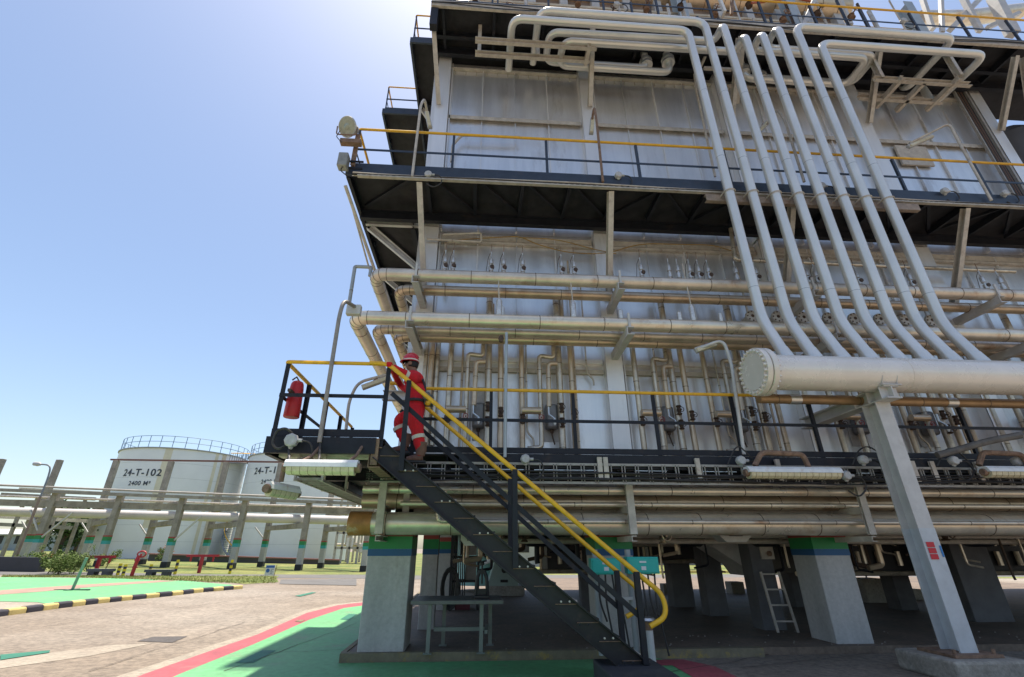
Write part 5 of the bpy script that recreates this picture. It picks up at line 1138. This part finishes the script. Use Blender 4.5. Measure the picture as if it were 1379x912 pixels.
# floodlight + ballast
t=T('floodlight','big round floodlight facing down left at the left end of the middle walkway','floodlight',P(470,190,7.3))
c=P(468,171,7.0); ax=V((-.35,-.75,-.55)).normalized(); b=MB(); b.lathe(c,[(.02,-.30),(.09,-.27),(.13,-.15),(.20,-.02),(.215,0),(.205,.02)],28,ax); b.build('housing',greyb,t)
b=MB(); b.lathe(c+ax*.012,[(.001,.02),(.06,.018),(.07,.01),(.19,.01),(.195,0)],28,ax); b.build('lens',lens,t)
b=MB(); a=P(462,191,7.0); b.box((a.x-.05,6.95,a.z-.05),(a.x+.36,7.07,a.z+.05)); b.tube([c+V((-.2,0,0)),c+V((-.19,0,-.22)),c+V((.19,0,-.22)),c+V((.2,0,0))],.014,6,.05); b.build('mount_arm',rustm,t)
b=MB(); b.tube([P(458,176,6.95),P(453,184,6.95),P(460,192,6.95)],.009,5,.03); b.build('lead_cable',cable,t)
a=P(463,216,7.0); t=T('ballast_box','rusty grey ballast box beside the floodlight at the walkway corner','box',a); b=MB(); b.box((a.x-.11,6.95,a.z-.17),(a.x+.08,7.13,a.z+.17)); b.build('case',mat('ballast_grey',(.30,.30,.27),.5,.2,.2,8,RUST,.6,6),t,bevel=.02)
b=MB(); b.tube([a+V((0,0,-.17)),a+V((-.03,0,-.26)),a+V((.10,0,-.38)),a+V((.2,.1,-.30))],.012,6,.06); b.build('cable',cable,t); b=MB(); b.bar(a+V((.05,.1,.08)),a+V((.35,.1,.08)),.03); b.bar(a+V((.05,.1,-.1)),a+V((.35,.1,-.1)),.03); b.build('mount_bar',dark,t)
b=MB(); x=P(479,200,7.15).x; b.chan((x,7.15,Z2-.0),(x,7.15,Z2+.85),.08,.06,.01,(0,1,0)); tag(b.build('lamp_upright',rustm),'rusty upright channel carrying the floodlight','bracket')
# conduits and cables on the edge of the middle and top walkways
for k in range(5):
    pts=[];x=-2.6
    while x<15: pts.append((x,FY-.02-.012*k,Z2-.17-.03*(k%3)+.015*math.sin(x*1.1+k*2))); x+=.5
    b=MB(); b.tube(pts,(.012,.02,.011,.016,.010)[k],6,cap=False); tag(b.build('edge_cable',cable if k in (0,2,4) else trimm),ordn[k]+' cable from the wall outward, clipped along the middle walkway edge','cable','cables along the middle walkway edge')
b=MB(); b.bar((-2.5,FY-.045,Z2-.245),(15,FY-.045,Z2-.245),.07,.03); 
for k in range(150): b.box((-2.45+k*.115,FY-.085,Z2-.262),(-2.40+k*.115,FY-.081,Z2-.228))
tag(b.build('conduit_tray',mat('pale_tray',(.46,.42,.35),.5,.2,.2,6,RUST,.5,3),smooth=False),'pale ribbed cable tray along the front edge of the middle walkway','cable tray')
for k in range(3):
    pts=[];x=XT
    while x<17: pts.append((x,FY-.03-.015*k,Z3-.03-.07*k+.05*math.sin(x*(1.0+.3*k)+k*2))); x+=.35
    b=MB(); b.tube(pts,.013,6,cap=False); tag(b.build('edge_cable',cable),['highest','middle','lowest'][k]+' loose black cable clipped along the top walkway edge','cable','cables along the top walkway edge')
for i,(px,py,lb) in enumerate(((577,237,'junction box at the left on the middle walkway edge'),(832,238,'junction box by the second strut on the middle walkway edge'),(1105,252,'junction box between risers on the middle walkway edge'),(1270,259,'junction box left of the right hook lamp post'),(1350,262,'junction box right of the right hook lamp post'))):
    jbox(lb,P(px,py,FY-.03),.075)
for i,(px,py,lb) in enumerate(((830,8,'junction box on the top walkway edge above the pipe loops'),(1215,30,'junction box on the top walkway edge below the canisters'))): jbox(lb,P(px,py,FY-.03),.08)
# ================================================================== ABOVE THE TOP WALKWAY
t=T('convection_duct','fat beige cladded duct lying above the top walkway','duct',(9,9.2,Z3+.6))
zc=P(1130,17,9.2).z; b=MB(); b.tube([(-.2,9.2,zc),(12.35,9.2,zc),(12.45,9.2,zc)],[.48,.48,.40],28); b.seams((-.2,9.2,zc),(12.3,9.2,zc),.482,.6,1,28); b.build('cladding',[clad,seam],t)
b=MB()
for k in range(12): b.box((.2+k*1.05,9.0,Z3),(.45+k*1.05,9.4,zc-.4))
b.build('saddle',steelg,t,smooth=False)
b=MB(); b.box((-.6,9.75,Z3-.2),(12,9.9,Z3+1.6)); b.build('rear_panel',mat('rust_panel',(.24,.15,.11),.7,0,.3,2,RUST,.5,2),t,smooth=False)
for i,px in enumerate((1030,1055,1196,1218)):
    x=P(px,15,8.0).x; t=T('insulated_canister',ordn[i]+' white wrapped canister from the left behind the top walkway rail','canister',(x,8.0,Z3),'wrapped canisters on the top walkway'); b=MB(); b.lathe((x,8.0,Z3+.02),[(.16,0),(.2,.05),(.205,.3),(.2,.55),(.14,.62),(.05,.64)],16); q=b.build('body',canvas,t)
    b=MB(); 
    for z in (.12,.22,.32,.42,.5): b.tube([(x+math.cos(a*.524)*.207,8.0+math.sin(a*.524)*.207,Z3+z+.02*math.sin(a+z*20)) for a in range(13)],.006,5)
    b.build('tie_wire',cable,q)
for i,(xa,xb_) in enumerate(((5.9,6.15),(9.55,9.9),(13.7,14.1))):
    t=T('stack_column',['left','middle','right'][i]+' blue grey steel column rising above the top walkway','column',(xa,8.6,Z3),'steel columns above the top walkway'); b=MB(); b.ibm(((xa+xb_)/2,8.6,Z3+.01),((xa+xb_)/2,8.6,Z3+4),.3,.32,.02,(0,1,0)); b.build('shaft',mat('bluegrey_steel',(.36,.42,.46),.5),t,smooth=False)
t=T('stack_bracing','grey diagonal braces and sloping duct against the sky above the right end','bracing',(13.5,8.6,Z3))
for (a0,a1,e0,e1),Y_,w in (((1280,40,1324,-6),8.3,.16),((1296,-4,1320,42),8.2,.14),((1329,38,1372,18),8.4,.12),((1338,-4,1364,46),8.0,.26),((1267,-6,1269,44),8.1,.10),((1240,-8,1256,40),8.5,.12),((1100,-8,1082,34),8.3,.12),((1128,-8,1146,34),8.3,.10)):
    b=MB(); b.bar(P(a0,a1,Y_),P(e0,e1,Y_),w); b.build('brace',steelg,t,smooth=False)
b=MB(); b.tube([P(1238,26,8.9),P(1300,25,8.9),P(1372,16,8.9)],.26,20); b.build('sloping_duct',cladlight,t)
t=T('upper_pipework','cluttered beige pipes and rusty fittings behind the top walkway rail','pipework',(5,8.2,Z3))
random.seed(5)
for k in range(7):
    y=8.0+.13*k; a=P(600,22-k*4.0,y); e=P(1225,38-k*5.0,y); b=MB(); b.tube([(a.x,y,a.z),(e.x,y,a.z)],random.choice([.035,.05,.07]),8); b.build('run_pipe',[clad,pipeb,cladlight][k%3],t)
for k in range(26):
    px=620+k*23+random.uniform(-6,6); y=random.uniform(7.9,8.6); q=P(px,random.uniform(-4,26),y); b=MB(); b.tube([(q.x,y,Z3+.02),(q.x,y,q.z)],random.choice([.025,.04,.06]),8); b.build('upright',[pipeb,trimm,navy,valvem][k%4],t)
for k in range(12):
    px=640+k*46; y=8.0; q=P(px,random.uniform(2,26),y); b=MB(); valve(b,(q.x,y,q.z),1.6); b.build('valve',rustm if k%2 else valvem,t)
b=MB(); q=P(1070,0,7.6); b.tube([P(1012,4,7.5),P(1030,3,7.6),P(1036,-3,7.7),P(1048,1,7.7),P(1060,-4,7.8),P(1092,2,7.7)],.03,6,.1); tag(b.build('orange_hose',mat('orange_hose',(.40,.09,.03),.5)),'tangled orange hose on the top walkway','hose')
for i,(px0,py0,px1,py1) in enumerate(((968,-4,976,16),(986,-5,985,20),(1190,60,1170,168))):
    if i<2: b=MB(); b.bar(P(px0,py0,7.15),P(px1,py1,7.15),.07); tag(b.build('hanging_bar',white if i==0 else rustm),['white slanted bar on the top walkway edge','thin rusty bar beside the white slanted bar'][i],'bar')
b=MB(); b.bar(P(975,18,7.2),P(937,105,8.45),.06); tag(b.build('ceiling_conduit',trimm,smooth=False),'brown square conduit crossing the dark ceiling behind the first risers','conduit')
b=MB(); b.tube([P(935,100,8.4),P(937,118,8.45),P(963,238,8.45)],.03,8,.05); tag(b.build('drop_pipe',trimm),'thin pipe dropping beside the second riser on the upper wall','pipe')
b=MB(); b.bar(P(948,92,7.8),P(985,94,7.8),.07); tag(b.build('ceiling_channel',trimm,smooth=False),'short pale channel under the ceiling between the risers','channel')
b=MB(); b.chan(P(1000,60,7.4),P(992,140,8.5),.10,.11); tag(b.build('ceiling_strut',trimm,smooth=False),'pale strut behind the fourth riser under the top walkway','strut')
# right end of the furnace: vertical cable riser tray, grey vessel
t=T('vertical_cable_tray','vertical tray of cables climbing at the right end of the upper wall','cable tray',(13.9,8.55,Z2))
for x_ in (13.75,14.1): b=MB(); b.bar((x_,8.5,Z2),(x_,8.5,Z3-.3),.04,.06,(0,1,0)); b.build('side_rail',trayg,t,smooth=False)
for k in range(6): b=MB(); b.tube([(13.8+k*.05,8.52,Z2),(13.8+k*.05+.02*math.sin(k),8.52,11),(13.8+k*.05,8.52,Z3-.3)],.014,6); b.build('cable',cable if k%2 else mat('brown_cable',(.16,.09,.06),.6),t)
t=T('side_vessel','dark grey round vessel beyond the right end of the upper wall','vessel',(16.3,9.6,Z2)); b=MB(); b.lathe((16.4,9.6,Z2),[(.7,0),(.75,.1),(.75,4.6),(.4,5.0),(.1,5.1)],24); b.build('shell',mat('dark_vessel',(.10,.10,.11),.5),t)
b=MB(); b.box((XR+.002,8.9,2.3),(24,19,8.0)); b.box((XR+.002,9.4,8.6),(15.2,12,13.8)); b.box((15.6,10.6,8.6),(24,14,13.9)); tag(b.build('next_furnace_casing',wallm,smooth=False),'shaded casing continuing beyond the right end of the furnace','furnace')
strut(top,(14.6,FY+.15,13.7),(15.1,8.5,11.2))
# access panel & small items on the upper wall
b=MB(); a=P(1205,195,8.6);e=P(1260,223,8.6); b.box((a.x,8.61,e.z),(e.x,8.66,a.z)); tag(b.build('wall_hatch',trimm,smooth=False),'small brown hatch on the upper wall left of the right hook lamp','hatch')
# ================================================================== UNDER THE FURNACE
fz=.10
def floor(px,py): return WZ(px,py,fz)
# work table with vise
L=[floor(636,880),floor(656,874),floor(579,873),floor(601,869)]
zt_=WY(640,808,L[0].y).z; zt_=max(.72,zt_)
t=T('work_table','grey steel work table standing behind the front left pillar','table',((L[0].x+L[2].x)/2,L[0].y+.3,fz))
xa,xb_=min(L[2].x,L[0].x),max(L[0].x,L[1].x); ya,yb_=L[0].y,L[0].y+.62
pn=[(L[0].x,ya),(L[1].x+.10,yb_),(L[2].x,ya+.12),(L[3].x+.1,yb_)]
pn=[(xa,ya),(xb_-.1,ya),(xa+.18,yb_),(xb_+.05,yb_)]
for x,y in pn:
    b=MB(); b.bar((x,y,fz+.01),(x,y,zt_-.05),.055); b.box((x-.06,y-.06,fz),(x+.06,y+.06,fz+.012)); b.build('leg',mat('table_leg_grey',(.20,.22,.19),.5),t,smooth=False)
b=MB(); b.box((xa-.28,ya-.08,zt_-.05),(xb_+.22,yb_+.1,zt_)); b.build('table_top',mat('table_top_grey',(.16,.16,.15),.5,.2,.2,9),t,smooth=False,bevel=.005)
b=MB(); b.bar((xa+.05,ya+.3,.36),(xb_,ya+.3,.36),.05); b.bar((xb_-.03,ya,.36),(xb_-.0,yb_,.36),.045); b.build('stretcher',mat('table_leg_grey',(.20,.22,.19),.5),t,smooth=False)
x=xb_-.10; t=T('bench_vise','tall black pipe vise standing on the right end of the table','vise',(x,ya+.2,zt_))
b=MB(); b.box((x-.11,ya+.1,zt_+.001),(x+.11,ya+.34,zt_+.05)); b.build('base',black,t,bevel=.01)
b=MB(); 
for s in (-1,1): b.tube([(x+s*.09,ya+.22,zt_+.04),(x+s*.075,ya+.22,zt_+.28),(x+s*.03,ya+.22,zt_+.38)],.028,8,.05)
b.box((x-.07,ya+.18,zt_+.05),(x+.07,ya+.26,zt_+.13)); b.box((x-.05,ya+.19,zt_+.34),(x+.05,ya+.25,zt_+.39)); b.build('frame',black,t)
b=MB(); b.tube([(x,ya+.22,zt_+.2),(x,ya+.22,zt_+.52)],.014,8); b.tube([(x-.07,ya+.22,zt_+.50),(x+.07,ya+.22,zt_+.52)],.012,6); b.lathe((x,ya+.22,zt_+.46),[(.03,0),(.035,.03),(.02,.05)],8); b.build('screw_handle',metal if 0 else black,t)
# cabinet rack
a=floor(605,822);e=floor(643,822); zt_2=2.0
t=T('equipment_rack','black open frame rack holding grey cabinets behind the table','rack',((a.x+e.x)/2,a.y,fz))
for x in (a.x,e.x):
    for y in (a.y,a.y+.6): b=MB(); b.bar((x,y,fz),(x,y,zt_2),.06); b.build('post',black,t,smooth=False)
for z in (.7,1.25,1.9): b=MB(); b.box((a.x,a.y+.02,z),(e.x,a.y+.58,z+.05)); b.build('shelf',black,t,smooth=False)
w=e.x-a.x
for x0,z0,z1 in ((.52,.76,1.22),(.52,1.32,1.6),(.30,1.32,1.82)): b=MB(); b.box((a.x+w*x0,a.y-.01,z0),(a.x+w*(x0+.40 if x0>.4 else x0+.2),a.y+.3,z1)); b.build('cabinet',mat('cabinet_grey',(.22,.20,.18),.6,0,.2,5),t,smooth=False)
for k in range(7): b=MB(); b.tube([(a.x+w*.08*k+.03,a.y-.03,.3),(a.x+w*.07*k+.05,a.y-.04,1.0),(a.x+w*.05*k+.06,a.y-.03,1.95)],.015,6,.1); b.build('cable',cable,t)
b=MB(); b.box((a.x+.05,a.y+.1,fz),(a.x+.5,a.y+.5,.3)); tag(b.build('red_crate',mat('crate_dark_red',(.12,.02,.03),.6),smooth=False),'dark red crate on the floor under the equipment rack','crate')
# coiled hoses on pillar
c=P(598,792,10.2); t=T('coiled_hose','dark hoses coiled on the banded pillar behind the front one','hose',c)
for k in range(3): b=MB(); b.tube([(c.x+.12+math.cos(a*.4)*(.13+.02*k),10.15-.03*k,c.z+math.sin(a*.4)*(.30+.03*k)) for a in range(17)],.018,6); b.build('coil',cable,t)
# mint machine
a=floor(655,803);e=floor(707,803); 
t=T('machine_housing','pale mint green machine housing with a sloped front beyond the furnace','machine',((a.x+e.x)/2,a.y,0))
b=MB(); b.box((a.x,a.y,0),(e.x,a.y+1.6,.38)); b.build('base',rawc,t,smooth=False)
x0=P(656,792,a.y+.1).x; x1=P(698,792,a.y+.1).x; x2=P(690,755,a.y+.1).x; x3=P(668,755,a.y+.1).x; z1=.38; z2=P(680,752,a.y+.1).z
b=MB(); b.poly([(x0,a.y+.1,z1),(x1,a.y+.1,z1),(x1,a.y+.1,z1+.55),(x2+.1,a.y+.1,z2),(x3,a.y+.1,z2)],(0,1.2,0)); h=b.build('housing',mat('grey_green_paint',(.33,.42,.37),.5,0,.1,5),t,smooth=False)
b=MB(); b.lathe(((x2+x3)/2,a.y+.095,z2-.35),[(.09,0),(.09,.005)],16,(0,-1,0)); b.build('opening',windm,h,smooth=False); b=MB(); b.box(((x2+x3)/2-.12,a.y+.09,z1+.1),((x2+x3)/2+.12,a.y+.097,z1+.18)); b.build('opening',windm,h,smooth=False)
b=MB(); b.lathe((x0-.2,a.y+2.2,.3),[(.9,0),(.95,.2),(.95,2.2),(.7,2.7)],24); b.build('mint_drum',mint,t)
b=MB(); b.tube([(x0-.15,a.y+1.1,1.0),(x0+.35,a.y+1.0,1.2),(x0+.5,a.y+1.0,2.1)],.07,10,.2); b.build('white_hose',tankm,t)
# turquoise boxes on their stand
def tbox(px0,px1,py0,py1,Y,lb):
    a=P(px0,py1,Y);e=P(px1,py0,Y); t=T('turquoise_box',lb,'junction box',(a.x,Y,a.z),'turquoise electrical boxes'); b=MB(); b.box((a.x,Y,a.z),(e.x,Y+.17,e.z)); b.build('case',turq,t,smooth=False,bevel=.008)
    b=MB(); b.box((a.x+.02,Y-.012,a.z+.02),(e.x-.02,Y-.001,e.z-.02)); l=b.build('lid',turq,t,smooth=False,bevel=.004)
    xm=(a.x+e.x)/2; b=MB(); b.box((xm-.035,Y-.016,a.z+.05),(xm+.035,Y-.0125,a.z+.10)); b.build('warning_plate',signw,l,smooth=False); b=MB(); b.box((xm-.055,Y-.016,e.z-.08),(xm+.045,Y-.0125,e.z-.055)); b.build('name_plate',signw,l,smooth=False)
    for k in range(4): b=MB(); xx=a.x+.12+k*.10; b.tube([(xx,Y+.08,a.z),(xx+random.uniform(-.03,.03),Y+.08,a.z-.35),(xx+.08,Y+.1,fz if k%2 else a.z-.6)],.014,6,.1); b.build('cable',cable,t)
    return t
tbox(797,835,752,774,7.45,'left turquoise electrical box half behind the yellow handrail')
tbox(846,886,750,773,7.45,'right turquoise electrical box beside the handrail loop')
t=T('box_stand','grey pipe stand behind the stair foot carrying the turquoise boxes','stand',(P(806,890,7.55).x,7.55,fz))
for px in (806,852): x=P(px,800,7.6).x; b=MB(); b.tube([(x,7.66,fz),(x,7.66,1.45)],.045,10); b.build('pipe_leg',mat('stand_grey',(.36,.38,.38),.5),t)
b=MB(); b.box((P(806,800,7.6).x,7.6,.78),(P(852,800,7.6).x,7.65,.82)); b.build('crossbar',steelg,t,smooth=False)
a=P(878,892,7.5); t=T('capped_post','short grey bollard pipe with a rusty collar right of the stair foot','post',(a.x,7.5,fz)); b=MB(); b.lathe((a.x,7.5,0),[(.06,0),(.06,.42)],14); b.build('pipe',steelg,t); b=MB(); b.lathe((a.x,7.5,.42),[(.065,0),(.065,.10)],14); b.build('collar',rustm,t); b=MB(); b.lathe((a.x,7.5,.52),[(.03,0),(.12,.02),(.10,.05),(.02,.06)],16); b.build('cap',metal,t)
# ladder leaning on the plain pillar
b0=floor(1048,852);b1=floor(1075,852); u0=P(1023,770,b0.y+.05); u1=P(1047,770,b0.y+.05); u0.y=u1.y=b0.y+.02
t=T('short_ladder','short old metal ladder leaning on the plain pillar with the switch plate','ladder',b0)
for p,q in ((b0,u0),(b1,u1)): b=MB(); b.bar(p,q,.04,.03); b.build('rail',trimm,t,smooth=False)
for k in range(4): s=.18+.26*k; b=MB(); b.bar(b0.lerp(u0,s),b1.lerp(u1,s),.05,.025); b.build('rung',trimm,t,smooth=False)
a=floor(1032,849); b=MB(); xx=P(1033,745,a.y-.02).x; b.box((xx-.13,a.y-.03,1.28),(xx+.13,a.y-.001,1.70)); t=b.build('switch_plate',trimm,smooth=False); tag(t,'pale switch plate on the plain pillar above the ladder','plate'); b=MB(); b.lathe((xx+.03,a.y-.03,1.38),[(.05,0),(.05,.03),(.02,.06)],10,(0,-1,0)); b.build('switch_knob',rustm,t)
# curved duct, small plinths
b=MB(); a=P(985,740,10.5); b.poly([(a.x-.45,10.5,1.95),(a.x-.40,10.5,1.5),(a.x+.15,10.5,1.15),(a.x+.28,10.5,.95),(a.x+.42,10.5,.95),(a.x+.42,10.5,1.95)],(0,.8,0)); b.build('x',steelg); o=bpy.data.objects['x']; o.name='curved_duct'; tag(o,'grey duct with a curved bottom between the plain pillars','duct')
for px0,px1,py1,lb in ((987,1005,800,'pale concrete block left of the ladder pillar'),(895,910,800,'pale concrete block beside the dark pillar'),(1170,1206,812,'low concrete block far behind the right pillar'),(1230,1246,808,'small far block right of the steel column')):
    p=floor(px0,py1);q=floor(px1,py1); b=MB(); b.box((p.x,p.y,0),(q.x,p.y+(q.x-p.x),.1+(q.x-p.x)*.8)); tag(b.build('concrete_block',rawc,smooth=False,bevel=.02),lb,'concrete block')
# small clutter hung below the furnace floor
t=T('underfloor_pipework','brown pipework and valves hung just below the furnace floor','pipework',(6,9.4,1.5))
random.seed(3)
for k in range(16):
    z=1.55+random.random()*.42; y=8.9+random.random()*3; x0=random.uniform(-.6,3); b=MB(); b.tube([(x0,y,z),(x0+random.uniform(3,11),y,z)],random.choice([.03,.045,.06]),8); b.build('run_pipe',pipeb if k%2 else trimm,t)
for k in range(90):
    x=random.uniform(-.3,13.8); y=random.uniform(9.0,13.5); z=random.uniform(.95,1.5); b=MB(); b.tube([(x,y,2.1),(x,y,z),(x+random.choice([-.3,.3,0.01]),y,z-.05)],random.choice([.02,.035,.05]),8,.06); b.build('drop_pipe',random.choice([pipeb,clad,valvem,dark]),t)
for k in range(26):
    x=random.uniform(.3,13.8); y=random.uniform(8.7,10.5); b=MB(); valve(b,(x,y,random.uniform(1.62,1.85)),1.0+random.random()*.6); b.build('valve',valvem if k%3 else pipeb,t)
for k in range(8):
    x=1.2+k*1.5; b=MB(); b.lathe((x,9.6,1.5),[(.18,0),(.26,.05),(.26,.4),(.32,.45),(.32,.62)],16); b.build('burner_throat',dark,t)
for i,(px0,px1,py0,py1) in enumerate(((970,1010,708,730),(620,650,716,735))):
    a=P(px0,py1,8.3);e=P(px1,py0,8.3); b=MB(); w=e.x-a.x; h=e.z-a.z; b.poly([(a.x+w*.2,8.3,a.z),(e.x-w*.2,8.3,a.z),(e.x,8.3,a.z+h*.4),(e.x,8.3,e.z),(a.x,8.3,e.z),(a.x,8.3,a.z+h*.4)],(0,.3,0)); q=b.build('access_door',steelg,smooth=False); tag(q,['grey octagonal access hatch above the plain pillars','grey octagonal access hatch above the equipment rack'][i],'hatch')
    b=MB(); b.box((a.x+w*.3,8.285,a.z+h*.35),(e.x-w*.3,8.299,e.z-h*.3)); b.build('vent_slot',windm,q,smooth=False)
# far side of the plant, seen under the furnace
def leafbox(n,lb,c,r,h):
    t=tree(n,lb,c,h,r,1500,.10,leafb,None,.05,.5); return t
def fg_(px,py): g=G(px,py); return g
y=34.; b=MB(); 
for k in range(60): b.box((6+k*.6,y,0),(6.6+k*.6-.01,y+.2,.15),k%2)
tag(b.build('far_kerb',[yelk,blk],smooth=False),'striped kerb far behind the furnace on its other side','kerb')
t=T('far_bench_frame','thin dark pipe frame beyond the furnace near the green lawn','frame',(19,24,0))
for k in range(4): b=MB(); b.tube([(17.2+k*.9,24,0),(17.2+k*.9,24,1.9)],.04,6); b.build('post',dark,t)
b=MB(); b.tube([(17,24,1.2),(20.6,24,1.2)],.04,6); b.build('rail',dark,t)
for i,(x,y,w,h) in enumerate(((0,48,9,5.5),(14,52,12,6),(30,50,14,5),(48,55,16,7))):
    t=T('plant_building',['low pale building','wide pale building','long grey building','far right pale building'][i]+' seen under the furnace beyond the lawn','building',(x,y,0)); b=MB(); b.box((x,y,0),(x+w,y+8,h)); b.build('wall',rawc if i%2 else roofw,t,smooth=False)
    for k in range(int(w/3)): b=MB(); b.box((x+1+k*3,y-.03,1.2),(x+2.2+k*3,y-.005,2.4)); b.build('window',windm,t,smooth=False)
for i,(x,y) in enumerate(((9,44),(17,40),(24,42),(33,41),(41,45))): leafbox('round_tree',ordn[i]+' green tree from the left far behind the furnace',(x,y,0),2.2,4.2)
b=MB()
for k in range(90):   # stains of the old floor drips are part of the slab material; this is loose grit on the slab edge
    x=random.uniform(-1.8,12); b.lathe((x,random.uniform(8.1,9.5),.1),[(.01,0),(.012,.006),(.003,.012)],5)
o=b.build('grit',rawc,smooth=False); o['kind']='stuff'; o['label']='loose grit along the slab edge'; o['category']='grit'
